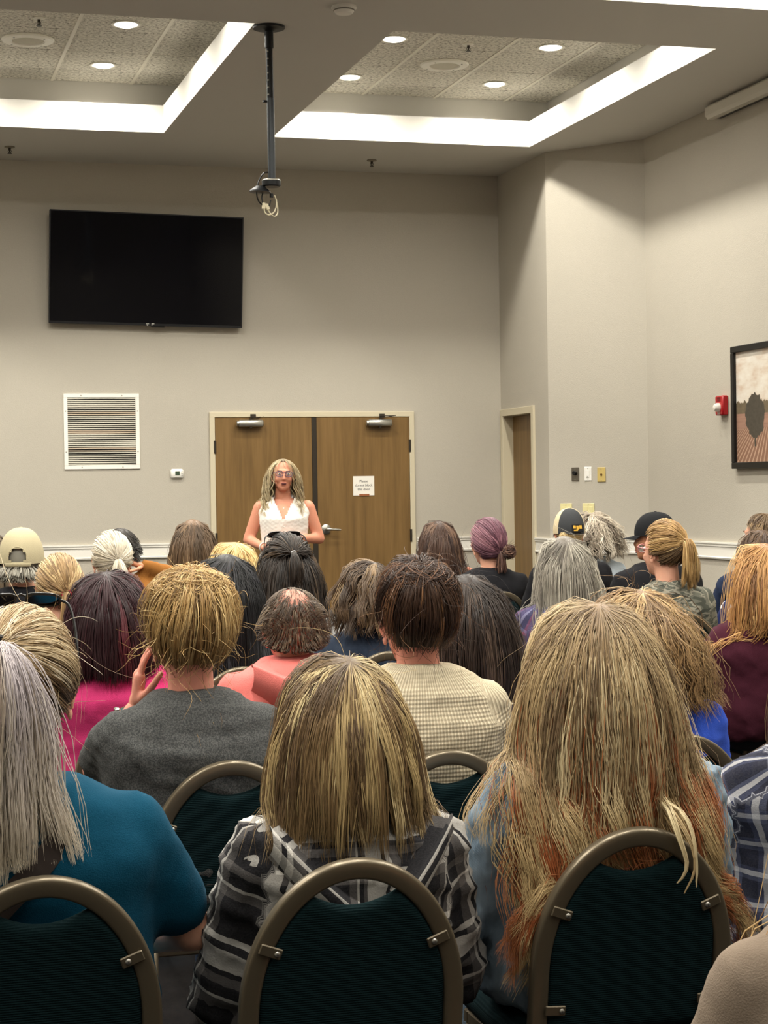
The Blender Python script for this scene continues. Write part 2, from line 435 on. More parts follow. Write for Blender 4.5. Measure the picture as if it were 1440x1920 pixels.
MB().tube(smoothpath([(-.04, .01, -1.02), (-.062, 0, -1.07), (-.05, 0, -1.125), (-.02, 0, -1.13), (-.004, 0, -1.09)], 24), .004, 8).build('black_cable', BLACKP, t, True)
IVP = mat('ivory_cable', S(216, 206, 176), .5)
MB().tube(smoothpath([(-.052, -.01, -1.13), (-.045, -.01, -1.17), (-.02, -.01, -1.185), (.01, -.01, -1.17), (.028, -.01, -1.13), (.03, -.005, -1.08)], 30), .004, 8).build('ivory_cable', IVP, t, True)
MB().tube(smoothpath([(-.03, .01, -1.14), (0, .01, -1.18), (.025, .01, -1.19), (.042, .01, -1.16), (.035, .01, -1.10), (.02, 0, -1.06)], 30), .004, 8).build('ivory_cable', IVP, t, True)
for (x_, z_, a_) in ((-.052, -1.13, 5), (-.03, -1.135, -30)): MB().box(-.011, .011, -.007, .007, -.02, .02, M=RY(a_), bev=.003).build('plug', IVP, t, loc=(x_, -.008, z_))

# ------------------------------------------------------------------ front wall fittings
def text_mesh(name, body, size, m_, parent, loc, rot, extrude=.0006, spacing=1.0, lines=1.0):
    c = bpy.data.curves.new(name, 'FONT'); c.body = body; c.size = size; c.align_x = 'CENTER'; c.align_y = 'CENTER'; c.extrude = extrude
    c.space_line = lines; c.space_character = spacing
    o = bpy.data.objects.new(name, c); COL.objects.link(o); dg = bpy.context.evaluated_depsgraph_get(); dg.update()
    me = bpy.data.meshes.new_from_object(o.evaluated_get(dg)); bpy.data.objects.remove(o)
    me.materials.clear(); me.materials.append(m_); me.name = name
    q = link(name, me, parent, loc); q.rotation_euler = rot; return q
# television
SCREEN = NT('screen_glass'); SCREEN.base((.004, .004, .006)); SCREEN.set(.06, 0, .3); SCREEN = SCREEN.m
t = thing('television', 'large black flat television mounted high on the front wall', 'television', (2.475, FY-.10, 3.45))
t.rotation_euler = (math.radians(4), math.radians(1.0), 0)
TVW, TVH = 1.715, .985
MB().box(-TVW/2, TVW/2, -.012, .035, -TVH/2, TVH/2, bev=.006).build('casing', BLACKP, t)
mb = MB(); f_ = .010
for x0, x1, z0, z1 in ((-TVW/2, TVW/2, TVH/2-f_, TVH/2), (-TVW/2, TVW/2, -TVH/2, -TVH/2+.02), (-TVW/2, -TVW/2+f_, -TVH/2+.02, TVH/2-f_), (TVW/2-f_, TVW/2, -TVH/2+.02, TVH/2-f_)):
    mb.box(x0, x1, -.017, -.012, z0, z1)
mb.build('bezel', mat('bezel', S(34, 34, 36), .4, .4), t)
MB().box(-TVW/2+f_, TVW/2-f_, -.0145, -.012, -TVH/2+.02, TVH/2-f_).build('screen', SCREEN, t)
lg = MB()
for (x0, x1, z0, z1) in ((.012, .036, .006, .013), (.012, .018, -.006, .006), (-.038, -.01, .006, .011), (-.03, -.02, -.008, .002)): lg.box(x0, x1, -.02, -.017, z0, z1)
lg.build('logo', mat('logo_silver', S(210, 208, 200), .4), t, loc=(.03, 0, -TVH/2+.008))
MB().box(-.06, .06, -.018, .0, -.012, 0, bev=.003).build('sensor_bar', BLACKP, t, loc=(.1, 0, -TVH/2))
MB().box(-.3, .3, .035, .085, -.2, .2).build('wall_bracket', BLACKM, t)
# return-air grille
t = thing('vent_grille', 'square white return air grille with dark horizontal slats', 'vent', (2.065, FY, 2.026))
W2 = .333
mb = MB()
for x0, x1, z0, z1 in ((-W2, W2, W2-.034, W2), (-W2, W2, -W2, -W2+.034), (-W2, -W2+.034, -W2+.034, W2-.034), (W2-.034, W2, -W2+.034, W2-.034)): mb.box(x0, x1, -.012, 0, z0, z1, bev=.002)
mb.build('frame', WHITEP, t)
MB().box(-W2+.03, W2-.03, -.002, 0, -W2+.03, W2-.03).build('dark_backing', BLACKP, t)
SL1 = mat('slat_grey', S(176, 172, 158), .5, .2); SL2 = mat('slat_tan', S(168, 152, 132), .5, .2)
NS = 34; pitch = (2*W2-.068)/NS
for k in range(NS):
    z = -W2+.034+(k+.5)*pitch; j = random.uniform(-.003, .003); bow = random.uniform(-.004, .004)
    V = []
    for u in np.linspace(-1, 1, 7):
        zz = z+bow*(1-u*u); x = u*(W2-.034)
        V += [(x, -.010, zz-.0055+j*.3), (x, -.003, zz+.0045+j), (x, -.002, zz+.0035+j)]
    Fc = []
    for i in range(6):
        a_ = i*3; Fc += [(a_, a_+3, a_+4, a_+1), (a_+1, a_+4, a_+5, a_+2)]
    MB().add(V, Fc).build('slat', SL2 if k % 9 in (7, 8) else SL1, t, True)
for x_, z_ in ((-.18, W2-.017), (.18, W2-.017), (-W2+.017, .18), (W2-.017, .18), (-W2+.017, -.18), (W2-.017, -.18), (-.18, -W2+.017), (.18, -W2+.017)):
    MB().lathe([(.006, 0), (.004, .003), (.001, .003)], 8, M=RX(90)).build('screw', ALU, t, loc=(x_, -.012, z_))
# thermostat
t = thing('thermostat', 'small white thermostat with a green display left of the double door', 'thermostat', (2.726, FY, 1.645))
MB().box(-.058, .058, -.026, 0, -.043, .043, bev=.016).build('body', WHITEP, t, True, 60)
MB().box(-.018, .022, -.028, -.025, -.014, .022).build('display', mat('lcd', S(62, 78, 62), .3), t)
for k in range(3): MB().box(-.005, .005, -.029, -.025, -.004, .004, bev=.001).build('button', mat('button_grey', S(170, 168, 160), .5), t, loc=(.042, 0, .018-.017*k))
for k in range(2): MB().box(-.009, .009, -.029, -.025, -.003, .003, bev=.001).build('button', MATS['button_grey'], t, loc=(-.014+.024*k, 0, -.03))
# double door
def frame_mesh(mb, x0, x1, zt, wd, dp, stops=True):
    mb.box(x0-wd, x0+.004, -dp, WT*.8, 0, zt, bev=.003); mb.box(x1-.004, x1+wd, -dp, WT*.8, 0, zt, bev=.003); mb.box(x0-wd, x1+wd, -dp, WT*.8, zt-.004, zt+wd, bev=.003)
    if not stops: return
    mb.box(x0-.004, x0+.012, .028, .05, 0, zt); mb.box(x1-.012, x1+.004, .028, .05, 0, zt); mb.box(x0, x1, .028, .05, zt-.012, zt+.002)
t = link('door_1', None, None, (0, FY, 0)); tag(t, 'pale oak double door behind the standing speaker', 'door', kind='structure')
mb = MB(); frame_mesh(mb, DL, DR, DT, .044, .02); mb.build('door_frame', FRAME, t)
def closer(parent, x, z, s_):
    c = link('door_closer', None, parent, (x, -.03, z)); c.empty_display_size = .05
    MB().box(-.115, .115, -.055, -.002, -.032, .032, bev=.012).build('closer_body', ALU, c, True, 50)
    MB().tube([(-.13, -.028, 0), (-.11, -.028, 0)], .026, 14).build('end_cap', ALU, c, True)
    MB().lathe([(.016, 0), (.016, .012), (.001, .014)], 12, M=RX(180)).build('pinion', DARKM, c, loc=(0, -.028, -.03))
    mb = MB(); mb.tube([(0, -.03, .03), (0, -.03, .045)], .012, 10)
    mb.box(0, .15, -.006, .006, 0, .006, M=TR(0, -.03, .042) @ RZ(25*s_) @ RY(-8)); mb.box(0, .14, -.006, .006, 0, .006, M=TR(.13, .035*s_-.02, .062) @ RZ(165))
    mb.box(.0, .05, -.014, -.004, .055, .085)
    mb.build('closer_arm', DARKM, c)
    return c
MID0, MID1 = 3.968, 4.012
for k, (x0, x1) in enumerate(((DL+.006, MID0), (MID1, DR-.006))):
    lf = MB().box(x0, x1, -.015, .028, .012, DT-.008, bev=.003).build('door_leaf', WOOD, t)
    closer(lf, (x0+.32 if k == 0 else x1-.29), DT-.062, 1 if k == 0 else -1)
    for z in (.25, 1.05, 1.88):
        MB().tube([(x0-.004 if k == 0 else x1+.004, -.018, z-.057), (x0-.004 if k == 0 else x1+.004, -.018, z+.057)], .011, 10).build('hinge', DARKM, lf, True)
    if k == 1:
        h = link('door_lever', None, lf, (MID1+.075, -.016, 1.122))
        MB().lathe([(.001, .022), (.03, .02), (.045, .01), (.047, 0)], 24, M=RX(90)).build('rosette', ALU, h, True)
        MB().tube(smoothpath([(0, -.02, 0), (0, -.055, 0), (.02, -.062, 0), (.07, -.062, -.004), (.125, -.058, -.008)], 16), [.013]*5+[.012]*6+[.01]*4+[.008]*2, 10).build('lever', ALU, h, True)
MB().box(MID0, MID1, -.02, .03, .0, DT-.01).build('astragal', DARKM, t)
def notice(name, w_, h_, lines_, parent_loc, rz, label, size):
    s_ = thing(name, label, 'sign', parent_loc, rz)
    mb = MB(); mb.box(-w_/2, w_/2, -.004, 0, -h_/2+.012, h_/2); mb.box(-w_/2, -w_*.22, -.004, 0, -h_/2, -h_/2+.012); mb.box(w_*.26, w_/2, -.004, 0, -h_/2, -h_/2+.012)
    mb.build('paper_sheet', PAPER, s_)
    text_mesh('printed_text', lines_, size, INK, s_, (0, -.0045, .005), (PI/2, 0, 0), .0004, 1.0, 1.15)
    MB().box(-w_*.22, w_*.26, -.006, 0, -h_/2-.004, -h_/2+.014).build('holder_clip', mat('clip_brown', S(150, 92, 60), .5), s_)
notice('door_sign', .2, .178, 'Please\ndo not block\nthis door', (4.45, FY-.0155, 1.513), 0, 'square white paper sign on the right leaf of the double door', .032)
# side door in the recess
t = link('door_2', None, None, (CORX, 0, 0)); tag(t, 'narrow looking oak door set in the recess wall right of the double door', 'door', kind='structure')
t.rotation_euler = (0, 0, -PI/2); t.location = (CORX, SD1, 0)
mb = MB(); frame_mesh(mb, 0, SD1-SD0, DT-.005, .06, .02, False); mb.build('door_frame', FRAME, t)
MB().box(-.004, SD1-SD0+.004, .085, .115, .012, DT-.01, bev=.003).build('door_leaf', WOOD, t)
MB().box(0, SD1-SD0, .11, .13, 0, DT).build('door_stop', FRAME, t)
notice('door_sign', .17, .178, 'Please\ndo not block\nthis door', (CORX+.083, 15.62, 1.535), -PI/2, 'small white paper sign on the side door, seen at a slant', .028)
# diagonal wall plates
ang = math.atan2(dv[1], dv[0])
def on_diag(tt, z): p = np.array([CORX, DY0])+dv*tt+dn*.001; return (p[0], p[1], z)
def plate(name, tt, z, w_, h_, m_, label, cat):
    q = thing(name, label, cat, on_diag(tt, z), ang); MB().box(-w_/2, w_/2, -.007, 0, -h_/2, h_/2, bev=.003).build('plate', m_, q)
    for s_ in (-1, 1): MB().lathe([(.004, 0), (.003, .002), (.001, .002)], 8, M=RX(90)).build('screw', ALU, q, loc=(0, -.007, s_*h_*.38))
    return q
STEEL = mat('steel_plate', S(120, 114, 104), .35, .8)
q = plate('dimmer_switch', .26, 1.583, .075, .118, STEEL, 'grey steel dimmer plate with a round black knob', 'switch')
MB().lathe([(.019, 0), (.019, .02), (.015, .024), (.001, .024)], 18, M=RX(90)).build('knob', BLACKP, q, True, loc=(0, -.007, .01))
q = plate('light_switch', .385, 1.585, .07, .12, WHITEP, 'white light switch plate between the dimmer and the yellowed plate', 'switch')
MB().box(-.017, .017, -.011, -.006, -.033, .033, bev=.002).build('rocker', WHITEP, q); MB().box(-.007, .007, -.012, -.008, -.03, -.024).build('indicator', BLACKP, q)
q = plate('wall_plate', .515, 1.575, .08, .125, BRASSP, 'yellowed wall plate with a small socket, right of the switches', 'wall plate')
MB().lathe([(.011, 0), (.009, .006), (.001, .006)], 12, M=RX(90)).build('jack', mat('brown_jack', S(110, 84, 40), .5), q, loc=(0, -.007, 0))
for tt, lb in ((.165, 'cream wide outlet plate behind the grey trucker cap'), (.385, 'cream wide outlet plate behind the curly grey head')):
    q = plate('outlet_plate', tt, 1.268, .115, .125, CREAMP, lb, 'outlet')
    for s_ in (-1, 1): MB().box(-.017, .017, -.01, -.006, -.032, .032, bev=.002).build('socket', CREAMP, q, loc=(s_*.026, 0, 0))
# fire alarm
t = thing('fire_alarm', 'red fire alarm strobe on the right wall beside the picture', 'fire alarm', (XR, 13.0, 2.08), -PI/2)
MB().box(-.065, .065, -.05, 0, -.075, .075, bev=.008).build('body', REDP, t, True, 40)
MB().lathe([(.001, .05), (.022, .045), (.034, .025), (.036, 0)], 16, M=RX(90)).build('strobe_lens', NT('clear_lens').m if False else mat('strobe_clear', S(225, 220, 210), .15, spec=.8), t, True, loc=(.0, -.045, -.015))
for k in range(4): MB().box(-.03, .03, -.052, -.049, -.003, .003).build('horn_slot', mat('dark_red', S(110, 14, 20), .5), t, loc=(.0, 0, .062-.009*k))
text_mesh('printed_text', 'FIRE', .026, WHITEP, t, (0, -.051, -.06), (PI/2, 0, 0))
# picture on the right wall
def painting():
    t = NT('sepia_landscape'); t.set(.5, 0, .3)
    tc = t.n('ShaderNodeTexCoord'); sp = t.n('ShaderNodeSeparateXYZ'); t.l(tc.outputs['Object'], sp.inputs[0])
    X, Z = sp.outputs[0], sp.outputs[2]
    cl = t.noise(t.coord('Object', (1.2, 1, 3)), 3.5, 5, .6)
    sky = t.ramp(cl, [(.32, S(196, 172, 150)), (.5, S(214, 204, 190)), (.7, S(226, 222, 212))])
    sky = t.mix(t.ramp(Z, [(.0, (0, 0, 0)), (.42, (1, 1, 1))]), sky, S(192, 162, 138), 'MIX') if False else sky
    # ploughed field with furrows running to a point
    u = t.math('DIVIDE', X, t.math('SUBTRACT', .12, Z))
    fur = t.math('SINE', t.math('MULTIPLY', u, 55))
    fld = t.mix(t.ramp(fur, [(.35, (0, 0, 0)), (.8, (1, 1, 1))]), S(140, 104, 84), S(196, 164, 140))
    fld = t.mix(t.math('MULTIPLY', t.noise(t.coord('Object', (3, 1, 9)), 6, 4), .5), fld, S(120, 92, 76))
    band = t.mix(t.noise(t.coord('Object', (1, 1, 30)), 2, 2), S(176, 138, 118), S(128, 96, 82))
    wz = t.math('ADD', Z, t.math('MULTIPLY', t.math('SUBTRACT', t.noise(t.coord('Object', (9, 1, 1)), 3, 4), .5), .09))
    hill = t.mix(t.noise(t.coord(), 30, 4), S(84, 74, 58), S(124, 110, 88))
    def step(v, e): return t.math('GREATER_THAN', v, e)
    c = t.mix(step(Z, -.165), fld, band)
    c = t.mix(step(t.math('ADD', Z, t.math('MULTIPLY', X, .02)), -.06), c, hill)
    c = t.mix(step(wz, .035), c, sky)
    t.base(c); return t.m
PW, PH = 1.3, .923
pt = thing('framed_picture', 'black framed sepia landscape with a lone tree and ploughed field', 'picture', (XR, 12.81-PW/2, 2.052), -PI/2)
mb = MB(); fw = .046
for x0, x1, z0, z1 in ((-PW/2, PW/2, PH/2-fw, PH/2), (-PW/2, PW/2, -PH/2, -PH/2+fw), (-PW/2, -PW/2+fw, -PH/2+fw, PH/2-fw), (PW/2-fw, PW/2, -PH/2+fw, PH/2-fw)):
    mb.box(x0, x1, -.045, 0, z0, z1, bev=.004)
mb.build('picture_frame', mat('frame_black', S(20, 19, 18), .4), pt)
MB().box(-PW/2+fw, PW/2-fw, -.02, -.015, -PH/2+fw, PH/2-fw).build('canvas', painting(), pt)
tr = MB()   # the tree is paint on the canvas: a flat blot with a trunk
rng = random.Random(3); n_ = 40
def blot(cx, cz, rx, rz, y):
    V = [(cx, y, cz)]
    for j in range(n_):
        a_ = 2*PI*j/n_; k_ = 1+rng.uniform(-.09, .09); V.append((cx+rx*k_*math.cos(a_), y, cz+rz*k_*math.sin(a_)))
    tr.add(V, [(0, 1+(j+1) % n_, 1+j) for j in range(n_)])
blot(-.30, -.07, .155, .16, -.0206)
tr.add([(-.315, -.0205, -.30), (-.29, -.0205, -.30), (-.295, -.0205, -.15), (-.31, -.0205, -.15)], [(0, 1, 2, 3)])
tr.build('painted_tree', mat('tree_paint', S(70, 64, 54), .6, var=.45, vscale=40), pt)
# projection screen case along the top of the right wall
t = thing('screen_case', 'white projection screen case under the ceiling on the right wall', 'projector screen', (XR, 13.02, 4.33))
prof = [(0, .052), (-.10, .052), (-.125, .03), (-.125, -.03), (-.105, -.055), (-.05, -.055), (-.05, -.035), (0, -.035)]
k = len(prof); V = [(x, y, z) for y in (0, -2.6) for x, z in prof]
MB().add(V, [(i, (i+1) % k, k+(i+1) % k, k+i) for i in range(k)]+[tuple(range(k))[::-1], tuple(range(k, 2*k))]).build('case', mat('case_white', S(214, 210, 198), .5), t)
MB().box(-.05, -.006, -2.55, -.03, -.05, -.036).build('screen_slot', BLACKP, t)
MB().box(-.02, .0, -.2, -.14, .05, .065).build('mount_bracket', DARKM, t)

# ================================================================== organic shapes
TMP = bpy.data.scenes.new('tmp_build')
def capsule(p0, r0, p1, r1, n=14, lo=False):
    p0 = np.array(p0, float); p1 = np.array(p1, float); ax = p1-p0; L = np.linalg.norm(ax)+1e-9; T = ax/L
    u = np.array([0, 0, 1.]) if abs(T[2]) < .8 else np.array([1., 0, 0]); N = u-T*(u@T); N /= np.linalg.norm(N); B = np.cross(T, N)
    rings = [(-r0*math.cos(a), r0*math.sin(a)) for a in (.35, .75, 1.15)]+[(0, r0), (L*.5, (r0+r1)/2), (L, r1)]+[(L+r1*math.sin(a), r1*math.cos(a)) for a in (.4, .8, 1.2)]
    if lo: rings = [(-r0*.5, r0*.85), (0, r0), (L, r1), (L+r1*.5, r1*.85)]
    V = [p0-T*r0]; a = np.arange(n)*2*PI/n; cs, sn = np.cos(a), np.sin(a)
    for t, r in rings: V.extend(p0+T*t+r*(cs[j]*N+sn[j]*B) for j in range(n))
    V.append(p1+T*r1); k = len(rings); L_ = len(V)-1
    Fc = [(0, 1+(j+1) % n, 1+j) for j in range(n)]
    Fc += [(1+i*n+j, 1+i*n+(j+1) % n, 1+(i+1)*n+(j+1) % n, 1+(i+1)*n+j) for i in range(k-1) for j in range(n)]
    Fc += [(L_, 1+(k-1)*n+j, 1+(k-1)*n+(j+1) % n) for j in range(n)]
    return np.array(V), Fc
def ellip(c, r, M=None):
    mb = MB(); mb.ell((0, 0, 0), r, 18, 12); V = np.array(mb.v)
    if M is not None: V = V @ np.array(M)[:3, :3].T
    return V+np.array(c), mb.f
def loft(rings, n=28):
    V = []; a = np.arange(n)*2*PI/n
    for cx, cy, cz, rx, ry in rings:
        # slightly squared ellipse
        c, s = np.cos(a), np.sin(a); e = .88
        V.extend(np.stack([cx+rx*np.sign(c)*np.abs(c)**e, cy+ry*np.sign(s)*np.abs(s)**e, np.full(n, cz)], 1))
    k = len(rings); V.append(np.array([rings[0][0], rings[0][1], rings[0][2]])); V.append(np.array([rings[-1][0], rings[-1][1], rings[-1][2]]))
    Fc = [(i*n+j, i*n+(j+1) % n, (i+1)*n+(j+1) % n, (i+1)*n+j) for i in range(k-1) for j in range(n)]
    Fc += [(k*n, (j+1) % n, j) for j in range(n)]+[(k*n+1, (k-1)*n+j, (k-1)*n+(j+1) % n) for j in range(n)]
    return np.array(V), Fc
def smooth_np(V, Q, it, lam=.5):
    e0 = np.concatenate([Q[:, 0], Q[:, 1], Q[:, 2], Q[:, 3]]); e1 = np.concatenate([Q[:, 1], Q[:, 2], Q[:, 3], Q[:, 0]])
    n = len(V); deg = np.bincount(e0, minlength=n)+np.bincount(e1, minlength=n)+1e-9
    for _ in range(it):
        A = np.stack([np.bincount(e0, V[e1, k], n)+np.bincount(e1, V[e0, k], n) for k in range(3)], 1)/deg[:, None]
        V = V+lam*(A-V)
    return V
def normals_np(V, Q):
    fn = np.cross(V[Q[:, 2]]-V[Q[:, 0]], V[Q[:, 3]]-V[Q[:, 1]]); N = np.zeros_like(V)
    for k in range(3):
        for j in range(4): N[:, k] += np.bincount(Q[:, j], fn[:, k], len(V))
    return N/(np.linalg.norm(N, axis=1)[:, None]+1e-12)
def blob(prims, voxel, it=6, lam=.5):
    """one continuous skin around overlapping solids -> (V, quads)"""
    V = []; Fc = []; b = 0
    for v, f in prims:
        V.append(v); Fc += [tuple(i+b for i in q) for q in f]; b += len(v)
    me = bpy.data.meshes.new('tmp'); me.from_pydata(np.concatenate(V).tolist(), [], Fc); ob = bpy.data.objects.new('tmp', me); TMP.collection.objects.link(ob)
    md = ob.modifiers.new('r', 'REMESH'); md.mode = 'VOXEL'; md.voxel_size = voxel
    vl = TMP.view_layers[0]; vl.update(); ev = ob.evaluated_get(vl.depsgraph); m2 = ev.to_mesh()
    n = len(m2.vertices); co = np.empty(n*3, np.float32); m2.vertices.foreach_get('co', co); co = co.reshape(-1, 3).astype(float)
    li = np.empty(len(m2.loops), np.int32); m2.loops.foreach_get('vertex_index', li)
    assert len(li) == 4*len(m2.polygons)
    ev.to_mesh_clear(); bpy.data.objects.remove(ob); bpy.data.meshes.remove(me)
    Q = li.reshape(-1, 4)
    return smooth_np(co, Q, it, lam), Q
class Acc:
    """joins vertex arrays of one body into one mesh"""
    def __init__(s): s.V = []; s.F3 = []; s.F4 = []; s.m3 = []; s.m4 = []; s.n = 0
    def add(s, V, Fc, mi=0, M=None):
        V = np.asarray(V, float)
        if M is not None: A = np.array(M); V = V @ A[:3, :3].T+A[:3, 3]
        if isinstance(Fc, np.ndarray): s.F4.append(Fc+s.n); s.m4 += [mi]*len(Fc)
        else:
            t3 = [f for f in Fc if len(f) == 3]; t4 = [f for f in Fc if len(f) == 4]
            if t3: s.F3.append(np.array(t3)+s.n); s.m3 += [mi]*len(t3)
            if t4: s.F4.append(np.array(t4)+s.n); s.m4 += [mi]*len(t4)
        s.V.append(V); s.n += len(V)
    def mesh(s, name, mats, **kw):
        fs = []
        mi = []
        if s.F3: fs.append(np.concatenate(s.F3)); mi += s.m3
        if s.F4: fs.append(np.concatenate(s.F4)); mi += s.m4
        return np_mesh(name, np.concatenate(s.V), fs, mats, midx=mi, **kw)

# ------------------------------------------------------------------ skin, hair and cloth materials
def skin(name, rgb):
    if name in MATS: return MATS[name]
    t = NT(name); t.set(.5, 0, .35); c = t.coord(); f = t.noise(c, 18, 4)
    t.base(t.mix(f, tuple(x*.86 for x in rgb), (min(1, rgb[0]*1.08), rgb[1]*1.03, rgb[2]*1.03)))
    t.set(**{'Subsurface Weight': .12, 'Subsurface Radius': (.012, .005, .003), 'Subsurface Scale': .6})
    t.bump(t.noise(c, 160, 3), .12, .002); MATS[name] = t.m; return t.m
SK_FAIR = skin('skin_fair', S(222, 168, 142)); SK_WARM = skin('skin_warm', S(206, 146, 112)); SK_PINK = skin('skin_pink', S(214, 146, 126))
EYE_W = mat('eye_white', S(228, 222, 214), .2); EYE_I = mat('eye_iris', S(44, 54, 62), .15); LIP = mat('lip', S(178, 96, 92), .4); BROW = mat('brow', S(96, 74, 54), .8)
def hair_mat():
    t = NT('hair'); t.set(.42, 0, .22); a = t.n('ShaderNodeVertexColor', layer_name='col'); t.base(a.outputs[0])
    t.set(**{'Anisotropic': .4, 'Sheen Weight': .05})
    return t.m
HAIR = hair_mat()
def cloth_uv(t):
    a = t.n('ShaderNodeAttribute', attribute_name='cloth'); sp = t.n('ShaderNodeSeparateXYZ'); t.l(a.outputs['Vector'], sp.inputs[0]); return a.outputs['Vector'], sp.outputs[0], sp.outputs[1]
def fabric(name, rgb, kind='plain', rough=.9, c2=None, amt=.12):
    if name in MATS: return MATS[name]
    t = NT(name); t.set(rough, 0, .08, **{'Sheen Weight': .02, 'Sheen Roughness': .5}); uv, u, v = cloth_uv(t); oc = t.coord()
    base = t.mix(t.noise(oc, 5, 3), tuple(x*(1-amt) for x in rgb), tuple(min(1, x*(1+amt)) for x in rgb))
    h = t.noise(oc, 420, 2)
    if kind == 'heather':
        n = t.noise(oc, 260, 2, .8); base = t.mix(t.ramp(n, [(.42, (0, 0, 0)), (.6, (1, 1, 1))]), base, c2)
    elif kind == 'rib':
        s = t.math('SINE', t.math('MULTIPLY', u, 2*PI/.0105)); s2 = t.math('SINE', t.math('MULTIPLY', v, 2*PI/.010))
        base = t.mix(t.ramp(s, [(.1, (1, 1, 1)), (.6, (0, 0, 0))]), base, c2); h = t.math('ADD', s, t.math('MULTIPLY', s2, .5))
    elif kind == 'denim':
        n = t.noise(t.coord('Object', (1, 1, .5)), 9, 5, .65); base = t.mix(t.ramp(n, [(.35, (0, 0, 0)), (.7, (1, 1, 1))]), base, c2)
        w_ = t.math('SINE', t.math('MULTIPLY', t.math('ADD', u, v), 2*PI/.0016)); h = t.math('ADD', w_, t.noise(oc, 300, 2))
    elif kind == 'camo':
        mp = t.n('ShaderNodeMapping'); mp.inputs['Scale'].default_value = (.7, 2.6, 1); t.l(uv, mp.inputs[0])
        n = t.noise(mp.outputs[0], 11, 2, .45); n2 = t.noise(mp.outputs[0], 15.3, 2, .4)
        base = t.ramp(n, [(0, S(72, 74, 66)), (.40, S(100, 100, 90)), (.49, S(140, 136, 122)), (.56, S(84, 86, 78)), (.64, S(120, 116, 104))], 'CONSTANT')
        base = t.mix(t.ramp(n2, [(.0, (0, 0, 0)), (.62, (1, 1, 1))], 'CONSTANT'), base, S(62, 64, 58))
    elif kind == 'floral':
        vo = t.n('ShaderNodeTexVoronoi', i_Scale=26); t.l(uv, vo.inputs['Vector'])
        base = t.mix(t.ramp(vo.outputs['Distance'], [(0, (1, 1, 1)), (.33, (0, 0, 0))], 'CONSTANT'), base, c2)
    elif kind == 'weave':
        s = t.math('SINE', t.math('MULTIPLY', v, 2*PI/.006)); h = t.math('ADD', s, t.noise(oc, 300, 2))
    t.base(base); t.bump(h, .35, .003 if kind != 'rib' else .006)
    MATS[name] = t.m; return t.m
def plaid(name, period, stops_u, stops_v, tint=None, rough=.92):
    """woven check: warp and weft colours averaged, bands in constant steps"""
    if name in MATS: return MATS[name]
    t = NT(name); t.set(rough, 0, .08, **{'Sheen Weight': .02}); uv, u, v = cloth_uv(t)
    wob = t.math('MULTIPLY', t.math('SUBTRACT', t.noise(t.coord(), 9, 2), .5), .012)
    fu = t.math('FRACT', t.math('DIVIDE', t.math('ADD', u, wob), period)); fv = t.math('FRACT', t.math('DIVIDE', t.math('ADD', v, wob), period))
    a = t.ramp(fu, stops_u, 'CONSTANT'); b = t.ramp(fv, stops_v, 'CONSTANT')
    c = t.mix(.5, a, b); n = t.noise(t.coord(), 300, 2)
    c = t.mix(t.math('MULTIPLY', n, .35), c, t.mix(.5, c, S(120, 118, 116)))
    t.base(c); t.bump(n, .3, .003); MATS[name] = t.m; return t.m

# ------------------------------------------------------------------ head prototypes (centre of the skull at the origin, face to +y)
def head_prims(neck=.11):
    p = [ellip((0, -.008, .012), (.075, .094, .099)), ellip((0, .022, -.035), (.063, .072, .078)), ellip((0, .045, -.075), (.046, .045, .045)),
         ellip((0, .072, -.098), (.022, .02, .017)), capsule((0, .092, .0), .008, (0, .104, -.033), .0125), ellip((.012, .094, -.037), (.008, .009, .007)), ellip((-.012, .094, -.037), (.008, .009, .007)),
         ellip((.034, .066, -.035), (.026, .024, .022)), ellip((-.034, .066, -.035), (.026, .024, .022)), ellip((0, .078, .022), (.05, .018, .012)),
         ellip((0, .088, -.062), (.022, .012, .006)), ellip((0, .086, -.073), (.02, .012, .007)),
         capsule((0, -.018, -.06), .05, (0, -.03, -.06-neck), .054)]
    return p
HEAD_N = blob(head_prims(), .0065, 3); HEAD_F = blob(head_prims(), .012, 2)
def ear_parts():
    mb = MB(); a = np.linspace(-.6, PI+1.1, 14)
    rim = [(.0, .014*math.cos(x)-.004*(x > 2.6), .028*math.sin(x)+.004) for x in a]
    mb.tube([(0.004+.004*math.sin(x), p[1], p[2]) for x, p in zip(a, rim)], [.0035]+[.0045]*12+[.004], 8)
    mb.ell((.001, 0, .0), (.004, .0135, .026), 12, 8); mb.ell((.002, .004, -.026), (.004, .008, .010), 10, 8); mb.tube([(.003, .002, .018), (.006, -.004, 0), (.004, .004, -.016)], .004, 6)
    return np.array(mb.v), mb.f
EAR = ear_parts()
def add_head(acc, H, near, ears=True, eyes=True):
    V, Q = HEAD_N if near else HEAD_F; acc.add(V, Q, 0, H)
    if ears:
        for s in (-1, 1):
            M = np.array(H) @ np.array(TR(s*.0745, -.012, -.022) @ RZ(-s*18) @ RX(-8) @ Matrix.Diagonal((s, 1, 1, 1)))
            acc.add(EAR[0]*np.array([1, 1, 1.0]), [f[::-1] for f in EAR[1]] if s < 0 else EAR[1], 0, M)
    if eyes:
        for s in (-1, 1):
            for c, r, mi in (((s*.031, .0795, .004), (.0125, .0115, .0085), 1), ((s*.031, .0895, .0045), (.0052, .003, .0052), 2)):
                e = ellip(c, r); acc.add(*e, mi, H)
            e = capsule((s*.016, .0935, .023), .0035, (s*.044, .083, .026), .0025, 8); acc.add(*e, 4, H)
        e = ellip((0, .0965, -.0615), (.021, .006, .0045)); acc.add(*e, 3, H); e = ellip((0, .094, -.073), (.019, .007, .0055)); acc.add(*e, 3, H)
